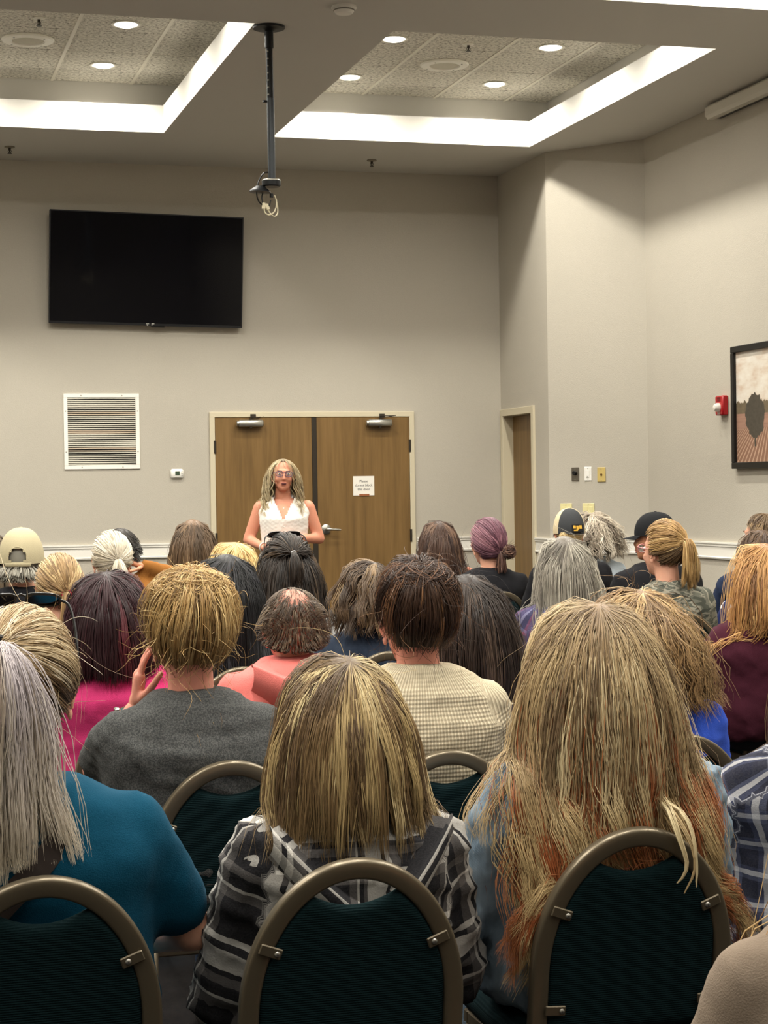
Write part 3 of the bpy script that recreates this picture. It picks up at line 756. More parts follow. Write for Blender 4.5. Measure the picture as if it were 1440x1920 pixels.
def hand_prims(curl=.5, side=1, spread=.06, lo=False):
    """wrist at the origin, fingers along +y, palm facing -z, thumb towards -x*side"""
    P = [capsule((-.018, .02, 0), .017, (-.026, .075, .003), .015, 6 if lo else 10, lo), capsule((0, .02, 0), .018, (0, .08, .004), .0155, 6 if lo else 10, lo), capsule((.018, .02, 0), .016, (.026, .072, .002), .0135, 6 if lo else 10, lo),
         capsule((0, -.02, 0), .024, (0, .02, 0), .021, 6 if lo else 10, lo)]
    for k, (x, y, L, r) in enumerate(((-.028, .082, .07, .0088), (-.009, .088, .078, .0092), (.010, .085, .073, .0088), (.028, .076, .058, .0076))):
        p = np.array([x, y, .002]); a = -curl*.5; sx = spread*(k-1.5)
        for seg, f in enumerate((.45, .31, .26)):
            d = np.array([sx, math.cos(a), math.sin(a)]); q = p+d*L*f; P.append(capsule(p, r*(1-.1*seg), q, r*(.92-.1*seg), 6 if lo else 8, lo)); p = q; a -= curl*(.75 if seg == 0 else .55)
    p = np.array([-.026, .02, -.004])
    for seg, (d, L, r) in enumerate((((-.75, .55, -.35), .042, .0125), ((-.45, .8, -.4), .034, .0105), ((-.2, .9, -.4), .026, .009))):
        d = np.array(d)/np.linalg.norm(d); q = p+d*L; P.append(capsule(p, r, q, r*.9, 6 if lo else 8, lo)); p = q
    if side < 0: P = [(v*np.array([-1, 1, 1]), [f[::-1] for f in fs]) for v, fs in P]
    return P
HAND_RAW = {s: hand_prims(.55, s, lo=True) for s in (-1, 1)}
HAND_FINE = {}
def add_hand(acc, M, side, fine=False, curl=.55, mi=0):
    if fine:
        if (side, curl) not in HAND_FINE: HAND_FINE[side, curl] = blob(hand_prims(curl, side), .0038, 2)
        acc.add(*HAND_FINE[side, curl], mi, M)
    else:
        for v, f in HAND_RAW[side]: acc.add(v, f, mi, M)
def aim(p, d, palm):
    """matrix whose +y runs along d and whose -z faces palm"""
    y = np.array(d, float); y /= np.linalg.norm(y); z = -np.array(palm, float); z -= y*(z@y); z /= np.linalg.norm(z); x = np.cross(y, z)
    M = np.eye(4); M[:3, 0] = x; M[:3, 1] = y; M[:3, 2] = z; M[:3, 3] = p; return M

# ------------------------------------------------------------------ hair
SC, SR = np.array([0, -.008, .012]), np.array([.079, .098, .103])
def hair_mask(u, line=0.0):
    front = .18+np.maximum(0, u[:, 2]-.30)*1.25+line
    return (u[:, 1] < front) & (u[:, 2] > np.where(u[:, 1] < -.25, -.78, -.35+.0*u[:, 1]))
def hair_roots(N, rng, mask=hair_mask):
    out = np.zeros((0, 3))
    while len(out) < N:
        u = rng.normal(size=(N*2, 3)); u /= np.linalg.norm(u, axis=1)[:, None]; out = np.concatenate([out, u[mask(u)]])
    return out[:N]
def nrm(v): return v/(np.linalg.norm(v, axis=-1, keepdims=True)+1e-12)
class Hair:
    def __init__(s, H, coll, rng, nseg=12, axis=(0, 0)):
        s.H = np.array(H); s.Rm = s.H[:3, :3]; s.Ri = np.linalg.inv(s.Rm).T; s.c = s.H[:3, 3]; s.coll = coll; s.rng = rng; s.nseg = nseg
        s.P = []; s.C = []; s.W = []; s.cap = None
    def world(s, p): return p @ s.Rm.T+s.c
    def push(s, P, off, body=True):
        # skull (rotated ellipsoid)
        q = (P-s.c) @ s.Ri-SC; r = SR+off[:, None]; n = np.linalg.norm(q/r, axis=1); ins = n < 1
        q[ins] /= n[ins][:, None]; P = np.where(ins[:, None], s.world(q+SC), P)
        if body:
            for (a, b, rad) in s.coll:
                ab = b-a; t = np.clip(((P-a)@ab)/(ab@ab+1e-12), 0, 1); cp = a+t[:, None]*ab; d = P-cp; L = np.linalg.norm(d, axis=1); rr = rad+off*.5+.003
                ins = L < rr; mv = nrm(d*np.array([.18, 1, .5])+np.array([0, -.02, 0])); P = np.where(ins[:, None], P+mv*((rr-L)*1.15)[:, None], P)
        if s.plane is not None:      # hair stays between the body and the chair back
            lim = s.plane(P[:, 2]); P[:, 1] = np.where(P[:, 2] < .86, np.maximum(P[:, 1], lim+off*.12), P[:, 1])
        return P
    plane = None
    def sim(s, P, D, off, Lmax, zcut, grav=.25, ds=.012, noise=.03, body=True, pull=None):
        n = len(P); K = int(max(Lmax)/ds)+2; path = [P]; Dn = D
        drift = s.rng.normal(size=(n, 3))*noise*.7; wob = s.rng.normal(size=(2, n, 3))*noise*.8; wph = s.rng.uniform(0, 6, (2, n, 1))
        for k in range(K):
            Dn = nrm(Dn+np.array([0, 0, -grav])+drift*.5+wob[0]*np.sin(k*.25+wph[0])+wob[1]*np.sin(k*.6+wph[1]))
            if pull is not None: Dn = nrm(Dn+pull(path[-1], k))
            raw = path[-1]+Dn*ds; q = s.push(raw, off*min(1, (k+1)/9), body); dq = q-raw; L_ = np.linalg.norm(dq, axis=1, keepdims=True); nq = dq/(L_+1e-9)
            Dn = nrm(np.where(L_ > 1e-6, Dn-nq*np.minimum(0, (Dn*nq).sum(1, keepdims=True)), Dn)); path.append(q)
        path = np.stack(path, 1)            # n, K+1, 3
        z = path[:, :, 2]; below = z < zcut[:, None]; first = np.where(below.any(1), below.argmax(1), K)
        kk = np.minimum(first, (Lmax/ds)).clip(3, K-1e-3)
        return s.resample(path, kk)
    def resample(s, path, kk):
        t = np.linspace(0, 1, s.nseg+1)[None]*kk[:, None]; i = np.floor(t).astype(int).clip(0, path.shape[1]-2); f = (t-i)[..., None]
        r = np.arange(len(path))[:, None]; return path[r, i]*(1-f)+path[r, i+1]*f
    def axis_n(s, P):
        A = np.empty_like(P); A[..., 0] = s.c[0]; A[..., 1] = s.c[1]+.02; A[..., 2] = np.minimum(P[..., 2], s.c[2]); return nrm(P-A)
    def clump(s, P, C, k=.5, power=1.0, wave=0, freq=40, wstart=.2, jit=.2):
        """gather strands into locks; wave adds an S-bend shared by the lock"""
        n = len(P); idx = s.rng.choice(n, min(C, n), replace=False); root = P[:, 0]
        mid = P[:, s.nseg//2]
        key = np.concatenate([root, mid*.6], 1); d = ((key[:, None]-key[None, idx])**2).sum(2); own = d.argmin(1); cen = P[idx][own]
        t = np.linspace(0, 1, s.nseg+1)[None, :, None]
        P = P+(cen-P)*k*t**power
        for q_ in range(2):      # slow wander of every lock
            a_ = s.rng.normal(size=(len(idx), 3))[own]*.0035*np.clip(np.linalg.norm(P[:, -1]-P[:, 0], axis=1)/.2, 0, 1)[:, None]; P = P+(a_[:, None]*np.sin(t*(4+5*q_)+s.rng.uniform(0, 6, len(idx))[own][:, None, None])*t)
        if wave:
            seg = np.linalg.norm(np.diff(P, axis=1), axis=2); L = np.concatenate([np.zeros((n, 1)), np.cumsum(seg, 1)], 1)
            ph = s.rng.uniform(0, 2*PI, len(idx))[own]+s.rng.normal(size=n)*jit; fr = freq*(1+.25*s.rng.normal(size=len(idx))[own])
            N = s.axis_n(P); T = nrm(np.gradient(P, axis=1)); B = nrm(np.cross(T, N)); amp = wave*np.clip((L/ (L[:, -1:]+1e-9)-wstart)/(1-wstart), 0, 1)**.7
            th = L*fr[:, None]+ph[:, None]
            P = P+(amp*np.cos(th))[..., None]*B+(amp*.8*np.sin(th)+amp*.6)[..., None]*N
        return P, own
    def colour(s, n, own, pal, jit=.065, root=None, rootlen=.2, tip=None, tiplen=.4, tip2=None):
        pal_c = np.array([c for _, c in pal]); pw = np.array([w_ for w_, _ in pal], float); pw /= pw.sum()
        k = int(own.max())+1; cl = s.rng.choice(len(pal), k, p=pw)[own]
        own_pick = s.rng.choice(len(pal), n, p=pw); cl = np.where(s.rng.random(n) < .07, own_pick, cl)
        base = pal_c[cl]*(1+jit*s.rng.normal(size=(n, 1))).clip(.5, 1.6)
        c = np.repeat(base[:, None], s.nseg+1, 1); t = np.linspace(0, 1, s.nseg+1)[None, :, None]
        if root is not None: c = c+(np.array(root)-c)*np.clip(1-t/rootlen, 0, 1)*.75
        if tip is not None: c = c+(np.array(tip)-c)*np.clip((t-1+tiplen)/tiplen, 0, 1)*.85
        if tip2 is not None:      # some locks dyed another colour in their lower half
            pick = (s.rng.random(k) < tip2[0])[own][:, None, None]; c = np.where(pick, c+(np.array(tip2[1])*(1+.15*s.rng.normal(size=(n, 1, 1)))-c)*np.clip((t-.42)/.16, 0, 1)*.9, c)
        return c
    def put(s, P, C, w):
        s.P.append(P); s.C.append(C); s.W.append(np.full(len(P), w) if np.isscalar(w) else w)
    # -- styles
    def scalp(s, rgb, scale=1.004, line=0.0):
        nu, nv = 30, 20; V = []; keep = []
        for i in range(nv+1):
            for j in range(nu):
                t = PI*i/nv; a = 2*PI*j/nu; V.append((math.sin(t)*math.cos(a), math.sin(t)*math.sin(a), math.cos(t)))
        V = np.array(V); ok = hair_mask(V, line); Fc = [(i*nu+j, (i+1)*nu+j, (i+1)*nu+(j+1) % nu, i*nu+(j+1) % nu) for i in range(nv) for j in range(nu)]
        Fc = np.array([f for f in Fc if all(ok[x] for x in f)]); s.cap = (s.world(V*SR*scale+SC), Fc, np.array(rgb))
    def loose(s, N, zlen, pal, vol=.03, w=.0011, L=.9, part=0.0, crown=(-.3, .95), grav=.22, noise=.03, C=140, k=.45, wave=0, freq=40, wstart=.25, root=None, rootlen=.2, tip=None, tiplen=.4, ragged=.02, roots=None, lift=.3, power=1.0, jit=.065, shape=None, line=0.0, side=.9, maskf=None, tip2=None, cling=0.0):
        rng = s.rng; u = hair_roots(N, rng, maskf or (lambda q: hair_mask(q, line))) if roots is None else roots; N = len(u)
        uc = nrm(np.array([part, crown[0], crown[1]])); tan = nrm(u-uc*(u@uc)[:, None])
        fr = np.clip((u[:, 1]-uc[1])*2.0, 0, 1)[:, None]; latd = np.zeros_like(u); latd[:, 0] = np.sign(u[:, 0]-part+1e-6); latd[:, 1] = -.55
        latd = nrm(latd-u*(latd*u).sum(1)[:, None]); tan = nrm(tan*(1-fr*side)+latd*fr*side)
        off = vol*(.25+.75*np.clip((u@uc+.35)/1.2, 0, 1))*rng.uniform(.45, 1.0, N)
        P0 = s.world(u*SR+SC); nworld = nrm(u/SR) @ s.Rm.T; D0 = nrm(tan @ s.Rm.T+nworld*lift*.22)
        zc = s.c[2]-zlen+rng.normal(size=N)*ragged
        if shape is not None: zc = zc+shape(P0-s.c)
        P = s.sim(P0, D0, off, np.full(N, L)*rng.uniform(.9, 1.0, N), zc, grav, noise=noise, pull=(lambda q, k_: -cling*nrm(q-s.c)) if cling else None)
        P, own = s.clump(P, C, k, power, wave, freq, wstart)
        s.put(P, s.colour(N, own, pal, jit, root, rootlen, tip, tiplen, tip2), w); return own
    def flyaway(s, N, L, pal, w=.0005, out=.3, noise=.12, mask=None):
        N = int(N*.6); w = w*.7
        u = hair_roots(N, s.rng, mask or hair_mask); n = nrm(u/SR) @ s.Rm.T
        D = nrm(n*out+s.rng.normal(size=(N, 3))*.6+np.array([0, 0, -.3])); off = s.rng.uniform(.02, .05, N); P0 = s.world(u*(SR+.02)+SC)
        P = s.sim(P0, D, off, s.rng.uniform(.3, 1, N)*L, np.full(N, -9.), .12, noise=noise)
        s.put(P, s.colour(N, np.arange(N) % 20, pal), w)
    def swept(s, N, tie, pal, w=.0011, vol=.012, bulge=.012, root=None, rootlen=.2, C=120, k=.25, over=0.0, jit=.065, line=0.0, sag=0.0, mask=None, noise=.0015, twist=0):
        """strands combed over the skull to a tie point given as a direction"""
        rng = s.rng; u = hair_roots(N, rng, mask or (lambda q: hair_mask(q, line))); tie = nrm(np.array(tie, float))
        t = np.linspace(0, 1, s.nseg+1)
        ca = np.clip(u@tie, -.999, .999); om = np.arccos(ca)[:, None]; so = np.sin(om)+1e-6
        dirs = (np.sin((1-t)[None]*om)/so)[..., None]*u[:, None]+(np.sin(t[None]*om)/so)[..., None]*tie
        lay = rng.uniform(.2, 1, N)[:, None]
        rad = 1+0*dirs[..., :1]; q = dirs*SR; nn = nrm(dirs/SR)
        offs = (vol*lay+bulge*np.sin(PI*t)[None]*lay)[..., None]
        P = q+nn*offs+SC
        gd = s.Ri.T @ np.array([0, 0, -1.]); P = P+gd*sag*np.sin(PI*t)[None, :, None]*lay[..., None]
        P = s.world(P)
        for q_ in (3, 7): P = P+(rng.normal(size=(N, 1, 3))*noise*np.sin(t*q_+rng.uniform(0, 6, (N, 1)))[..., None])
        P, own = s.clump(P, C, k, .5); s.put(P, s.colour(N, own, pal, jit, root, rootlen), w); return s.world(tie*(SR+vol)+SC)
    def tail(s, N, tie, out, L, pal, w=.0011, r0=.012, spread=.25, grav=.2, C=30, k=.5, wave=0, freq=35, tip=None, tiplen=.4, root=None, rootlen=.2, noise=.03, ragged=.25, jit=.065, body=True):
        rng = s.rng; out = nrm(s.Rm @ np.array(out, float)); a = rng.uniform(0, 2*PI, N); rr = np.sqrt(rng.uniform(0, 1, N))
        e1 = nrm(np.cross(out, [0, 0, 1.0])+1e-6); e2 = np.cross(out, e1); rad = (np.cos(a)*rr)[:, None]*e1+(np.sin(a)*rr)[:, None]*e2
        P0 = tie+rad*r0; D0 = nrm(out+rad*spread); off = rng.uniform(.01, .04, N)
        pull = (lambda p, k: rad*spread*.05)
        P = s.sim(P0, D0, off, L*(1-ragged*rng.uniform(0, 1, N)**2), np.full(N, -9.), grav, noise=noise, pull=pull, body=body)
        P, own = s.clump(P, C, k, 1.0, wave, freq); s.put(P, s.colour(N, own, pal, jit, root, rootlen, tip, tiplen), w)
    def bun(s, N, cen, r, pal, w=.0011, squash=(1, 1, 1), axis=(0, -.5, .85), turns=.8, messy=.12, jit=.10, tilt=.6):
        rng = s.rng; ax = nrm(s.Rm @ np.array(axis, float)); t = np.linspace(0, 1, s.nseg+1)
        axs = nrm(ax+rng.normal(size=(N, 3))*tilt); e1 = nrm(np.cross(axs, rng.normal(size=(N, 3)))); e2 = np.cross(axs, e1)
        a = (t*2*PI*turns)[None]*rng.uniform(.5, 1.2, N)[:, None]; rho = r*rng.uniform(.72, 1.04, N)[:, None]*(1+messy*.4*np.sin(a*1.7+rng.uniform(0, 6, N)[:, None]))
        h = rng.uniform(-.75, .75, N)[:, None]; rho2 = rho*np.sqrt(1-h*h)
        Q = rho2[..., None]*(np.cos(a)[..., None]*e1[:, None]+np.sin(a)[..., None]*e2[:, None])+(h*rho)[..., None]*axs[:, None]
        P = Q*np.array(squash)+cen+rng.normal(size=(N, 1, 3))*r*messy*.06*np.sin(t*5+rng.uniform(0, 6, (N, 1)))[..., None]
        s.put(P, s.colour(N, np.arange(N) % 40, pal, jit), w)
        mb = MB(); mb.ell((0, 0, 0), (r*.8, r*.8, r*.8), 16, 10); s.extra = (np.array(mb.v)*np.array(squash)+cen, mb.f, np.array(pal[0][1])*.6)
    extra = None
    def mesh(s, name='hair'):
        P = np.concatenate(s.P); C = np.concatenate(s.C); W = np.concatenate(s.W); n, k, _ = P.shape
        T = nrm(np.gradient(P, axis=1)); N = s.axis_n(P); N = nrm(N-T*(N*T).sum(2, keepdims=True)); B = np.cross(T, N)
        # random roll so that locks catch the light differently
        ro = s.rng.normal(size=(n, 1, 1))*.18; N2 = N*np.cos(ro)+B*np.sin(ro); B2 = -N*np.sin(ro)+B*np.cos(ro)
        t = np.linspace(0, 1, k); tap = (np.minimum(1, (1-t)*5+.18))[None, :, None]*W[:, None, None]
        V = np.stack([P-B2*tap-N2*tap*.3, P+N2*tap*.5, P+B2*tap-N2*tap*.3], 2)      # n,k,3,3
        idx = np.arange(n*k*3).reshape(n, k, 3); a = idx[:, :-1]; b = idx[:, 1:]
        F1 = np.stack([a[..., 0], b[..., 0], b[..., 1], a[..., 1]], -1).reshape(-1, 4); F2 = np.stack([a[..., 1], b[..., 1], b[..., 2], a[..., 2]], -1).reshape(-1, 4)
        Vs = [V.reshape(-1, 3)]; Cs = [np.repeat(C[:, :, None], 3, 2).reshape(-1, 3)]; F4 = [F1, F2]; F3 = []; m_ = n*k*3
        if s.cap is not None:
            Vs.append(s.cap[0]); Cs.append(np.tile(s.cap[2], (len(s.cap[0]), 1))); F4.append(s.cap[1]+m_); m_ += len(s.cap[0])
        if s.extra is not None:
            v, f, c = s.extra; Vs.append(v); Cs.append(np.tile(c, (len(v), 1))); F4.append(np.array([q for q in f if len(q) == 4])+m_); F3.append(np.array([q for q in f if len(q) == 3])+m_); m_ += len(v)
        return np_mesh(name, np.concatenate(Vs), F3+F4, HAIR, True, col=np.concatenate(Cs))

# ------------------------------------------------------------------ chairs
CH_FRAME = mat('chair_frame_taupe', S(112, 102, 84), .32, .55, .5, bump=(300, .05, .001))
def chair_fabric():
    t = NT('chair_fabric_green'); t.set(.9, 0, .08); c = t.coord()
    n = t.noise(c, 350, 2); s = t.math('SINE', t.math('MULTIPLY', t.n('ShaderNodeSeparateXYZ').outputs[0], 1))
    sp = t.n('ShaderNodeSeparateXYZ'); t.l(c, sp.inputs[0]); s = t.math('SINE', t.math('MULTIPLY', sp.outputs[2], 2*PI/.0042))
    t.base(t.mix(n, S(10, 26, 29), S(24, 45, 48))); t.bump(t.math('ADD', t.math('MULTIPLY', s, .6), n), .5, .002); return t.m
CH_FAB = chair_fabric()
CHW, CHA, CHT, CHB = .2, .265, .835, .40     # half width, arch height, top, bottom
def back_y(z): return -.205-(z-.42)*.165
def arch_pt(a, hw, ah, top): return (hw*math.sin(a), top-ah+ah*math.cos(a))
def chair_meshes():
    D = {}
    tw, td = .0175, .0125
    mid = [(-(CHW-tw), CHB), (-(CHW-tw), .48)]+[arch_pt(a, CHW-tw, CHA-tw, CHT-tw) for a in np.linspace(-PI/2, PI/2, 41)]+[((CHW-tw), .48), ((CHW-tw), CHB)]
    P = np.array([(x, back_y(z), z) for x, z in mid]); T = nrm(np.gradient(P, axis=0)); O = np.array([0, -1, -.165]); O /= np.linalg.norm(O); V = []
    sec = [(math.cos(a), math.sin(a)) for a in np.linspace(0, 2*PI, 16, endpoint=False)]
    for p, t_ in zip(P, T):
        b = np.cross(t_, O); b /= np.linalg.norm(b)
        for c, s in sec: V.append(p+b*tw*np.sign(c)*abs(c)**.45+O*td*np.sign(s)*abs(s)**.45)
    n = 16; k = len(P)
    D['back_frame'] = MB().add(V, [(i*n+j, i*n+(j+1) % n, (i+1)*n+(j+1) % n, (i+1)*n+j) for i in range(k-1) for j in range(n)]+[tuple(range(n))[::-1], tuple((k-1)*n+j for j in range(n))]).mesh('back_frame', CH_FRAME, True, 50)
    # pad: columns from the bottom up to the arch or the dipped top edge
    hw = CHW-2*tw+.002; ah = CHA-2*tw+.002; nx, nz = 33, 26; V = []
    xs_ = np.sin(np.linspace(-PI/2*.985, PI/2*.985, nx))*hw
    for side in (-1, 1):
        for x in xs_:
            ztop = CHT-2*tw+.002-ah+ah*math.sqrt(max(0, 1-(x/hw)**2)); dip = CHT-.083+.028*(min(1, abs(x)/.085))**2; zt = min(ztop, dip)
            for j in range(nz):
                z = .445+(zt-.445)*(1-math.cos(PI*j/(nz-1)))/2; ex = min(1, (hw-abs(x))/.02); ez = min(1, min(zt-z, z-.445)/.022)
                e = math.sqrt(max(0, 1-(1-max(0, min(ex, ez)))**2)); th = (.021 if side > 0 else .018)*e
                V.append((x, back_y(z)+.006+side*th, z))
    Fc = []
    for s_ in range(2):
        b = s_*nx*nz
        for i in range(nx-1):
            for j in range(nz-1):
                q = (b+i*nz+j, b+(i+1)*nz+j, b+(i+1)*nz+j+1, b+i*nz+j+1); Fc.append(q if s_ == 0 else q[::-1])
    D['back_pad'] = MB().add(V, Fc).mesh('back_pad', CH_FAB, True)
    # seat cushion: rounded slab
    nx, ny = 17, 17; V = []
    for side in (-1, 1):
        for i in range(nx):
            for j in range(ny):
                u = -1+2*i/(nx-1); v = -1+2*j/(ny-1); e = (max(abs(u), abs(v)))**10
                x = .205*u*(1-.06*(v > 0)*v); y = .215*v+.01; zz = .45+.012*(1-u*u)*(1-v*v) if side > 0 else .39
                V.append((x*(1-.03*(side < 0)), y, zz-(.018*e if side > 0 else -.01*e)))
    Fc = []
    for s_ in range(2):
        b = s_*nx*ny
        for i in range(nx-1):
            for j in range(ny-1):
                q = (b+i*ny+j, b+(i+1)*ny+j, b+(i+1)*ny+j+1, b+i*ny+j+1); Fc.append(q if s_ == 1 else q[::-1])
    ring = [(i, 0) for i in range(nx)]+[(nx-1, j) for j in range(1, ny)]+[(i, ny-1) for i in range(nx-2, -1, -1)]+[(0, j) for j in range(ny-2, 0, -1)]
    for a_, b_ in zip(ring, ring[1:]+ring[:1]):
        p, q = a_[0]*ny+a_[1], b_[0]*ny+b_[1]; Fc.append((p, q, q+nx*ny, p+nx*ny))
    D['seat'] = MB().add(V, Fc).mesh('seat', CH_FAB, True, 70)
    mb = MB()
    for x0, x1, y0, y1 in ((-.19, .19, -.19, -.165), (-.19, .19, .175, .2), (-.19, -.165, -.165, .175), (.165, .19, -.165, .175)): mb.box(x0, x1, y0, y1, .365, .395, bev=.004)
    D['seat_frame'] = mb.mesh('seat_frame', CH_FRAME)
    D['rear_leg'] = MB().tube([(0, -.205, .42), (0, -.215, .30), (0, -.27, .0)], [.0135, .0135, .011], 10).mesh('leg', CH_FRAME, True)
    D['front_leg'] = MB().tube([(0, .185, .38), (0, .20, .2), (0, .225, .0)], [.0135, .0135, .011], 10).mesh('leg', CH_FRAME, True)
    D['bracket'] = MB().box(-.022, .018, -.0035, .0005, -.010, .010, bev=.002).mesh('bracket', CH_FRAME)
    D['screw'] = MB().lathe([(.0055, 0), (.0045, .003), (.001, .0032)], 10, M=RX(90)).mesh('screw', ALU, True)
    return D
CHM = chair_meshes()
def chair(x, y, rz, label):
    t = thing('banquet_chair', label, 'chair', (x, y, 0), rz, 'green banquet chairs of the audience')
    for n_ in ('back_frame', 'back_pad', 'seat', 'seat_frame'): link(n_, CHM[n_], t)
    for s_ in (-1, 1):
        link('leg', CHM['rear_leg'], t, (s_*.1825, 0, 0)); link('leg', CHM['front_leg'], t, (s_*.175, 0, 0))
        for z in (.685, .50):
            xx = .148 if z > .6 else .152
            b = link('bracket', CHM['bracket'], t, (s_*xx, back_y(z)-.0165, z)); b.rotation_euler = (math.radians(9), math.radians(-18 if z > .6 else 0) if s_ > 0 else math.radians(18 if z > .6 else 0)+PI, 0)
            b.rotation_euler = (math.radians(9), math.radians(-20*s_ if z > .6 else -4*s_), 0)
            link('screw', CHM['screw'], b, (-s_*.010, -.0035, 0))
    return t

# ================================================================== people
class Ctx: pass
def torso_rings(zs, g, fat, hw, lean, bust=0.0):
    k = (zs-.5)/.47; R = []
    for z, y, rx, ry in ((.45, 0, .155, .12), (.50, -.005, .178, .135), (.58, -.03, .172, .128), (.68, -.045, .158, .116), (.78, -.042, .163, .117), (.87, -.034, .172, .116), (.93, -.030, .168, .102), (.965, -.028, .138, .082), (.995, -.024, .098, .066), (1.02, -.02, .066, .055)):
        zz = .5+(z-.5)*k; wide = hw/.17 if z > .8 else 1+(hw/.17-1)*.5
        f = fat if z < .9 else 1+(fat-1)*.5
        R.append((0, y+lean*(zz-.5)+(.09*(f-1)+.02*(z < .8) if z < .95 else 0), zz+(g if z > .96 else 0), rx*f*wide+g, ry*f+g))
    return R
def joints(zs, hw, lean, arms=None, fat=1.0):
    ys = -.025+lean*(zs-.5); J = {}
    for s, n_ in ((-1, 'L'), (1, 'R')):
        J[n_] = [np.array([s*hw*.98, ys, zs-.045]), np.array([s*(hw+.06+.02*(fat-1)), ys+.07, zs-.31]), np.array([s*.11, .25, .64])]
        if arms and n_ in arms:
            for i, p in enumerate(arms[n_]):
                if p is not None: J[n_][i] = np.array(p, float)
    J['hip'] = [(s*.09, .0, .535) for s in (-1, 1)]; J['knee'] = [(s*.12, .42, .53) for s in (-1, 1)]; J['ankle'] = [(s*.12, .44, .09) for s in (-1, 1)]; J['toe'] = [(s*.13, .60, .045) for s in (-1, 1)]
    return J
def limb_r(fat): return (.055+.02*(fat-1), .047+.022*(fat-1), .040+.012*(fat-1), .027)
def lerp(a, b, t): return np.array(a)*(1-t)+np.array(b)*t
WAVES = [(np.random.RandomState(5+i).normal(size=3), np.random.RandomState(50+i).uniform(0, 6)) for i in range(8)]
def folds(V, N, amp, scale=1.0, seed=0):
    rs = np.random.RandomState(seed); d = np.zeros(len(V))
    for i in range(7):
        k = rs.normal(size=3)*np.array([1, 1, 1.5])*14*scale*(1+.35*i); ph = rs.uniform(0, 6)
        warp = .8*np.sin(V@(rs.normal(size=3)*9)+rs.uniform(0, 6)); s = np.sin(V@k+ph+warp); d += (1-np.abs(s))**2/(1+.4*i)
    return V+N*(amp*(d-1.2))[:, None]
def cloth_coords(V, J, zs, lean, k0=.0):
    th = np.arctan2(V[:, 0], -(V[:, 1]+.03-lean*(V[:, 2]-.5))); out = np.stack([th*.17, V[:, 2], V[:, 1]], 1)
    best = np.full(len(V), 1e9)
    for s, n_ in ((-1, 'L'), (1, 'R')):
        S_, E_, W_ = J[n_]; base = 0
        for a, b in ((S_, E_), (E_, W_)):
            ab = b-a; L = np.linalg.norm(ab); T = ab/L; t = np.clip((V-a)@ab/L**2, 0, 1); d = np.linalg.norm(V-(a+t[:, None]*ab), axis=1)
            u0 = np.array([0, -1., 0]); n0 = nrm(u0-T*(u0@T)); b0 = np.cross(T, n0); q = V-a; ang = np.arctan2(q@b0, q@n0)
            outer = (np.abs(V[:, 0]) > abs(S_[0])-.015-.35*np.maximum(0, V[:, 2]-S_[2]-.0)) & (d < .085) & (d < best) if base == 0 else (d < .08) & (d < best)
            out[outer] = np.stack([ang*.06+s*.31, -(base+t*L), d], 1)[outer]; best[outer] = d[outer]; base += L
    return out
def garment(name, prims, voxel, it, m_, parent, J, zs, lean, fold=.004, fscale=1.0, seed=0, cut=None):
    V, Q = blob(prims, voxel, it); N = normals_np(V, Q)
    V = folds(V, N, fold, fscale, seed)
    if cut is not None:
        bad = cut(V); Q = Q[~bad[Q].any(1)]
    return link(name, np_mesh(name, V, [Q], m_, True, attr=cloth_coords(V, J, zs, lean)), parent)
def ring_collar(mb, zs, lean, rx=.075, ry=.062, r=.008, z=.022, drop=.03, flat=1.0):
    y0 = -.024+lean*(zs-.5); pts = [(rx*math.sin(a), y0-ry*math.cos(a), zs+z-drop*(1-math.cos(a))/2) for a in np.linspace(0, 2*PI, 33)]
    mb.tube(pts, r, 8, False, sx=flat)
def band_collar(mb, zs, lean, h=.035, r0=.070, r1=.066, z=.012, drop=.035, th=.004, lip=0.0, open_=0.0):
    y0 = -.024+lean*(zs-.5); V = []; n = 36
    for rr, hh in ((r0+th, 0), (r1+th, h), (r1+th+lip, h+.004), (r1, h), (r0, 0)):
        for j in range(n+1):
            a = -PI+open_+(2*PI-2*open_)*j/n; V.append((rr*math.sin(a), y0-rr*.86*math.cos(a), zs+z+hh*(.6+.4*math.cos(a))-drop*(1-math.cos(a))/2))
    m1 = n+1; Fc = [(i*m1+j, i*m1+j+1, (i+1)*m1+j+1, (i+1)*m1+j) for i in range(4) for j in range(n)]
    mb.add(V, Fc)
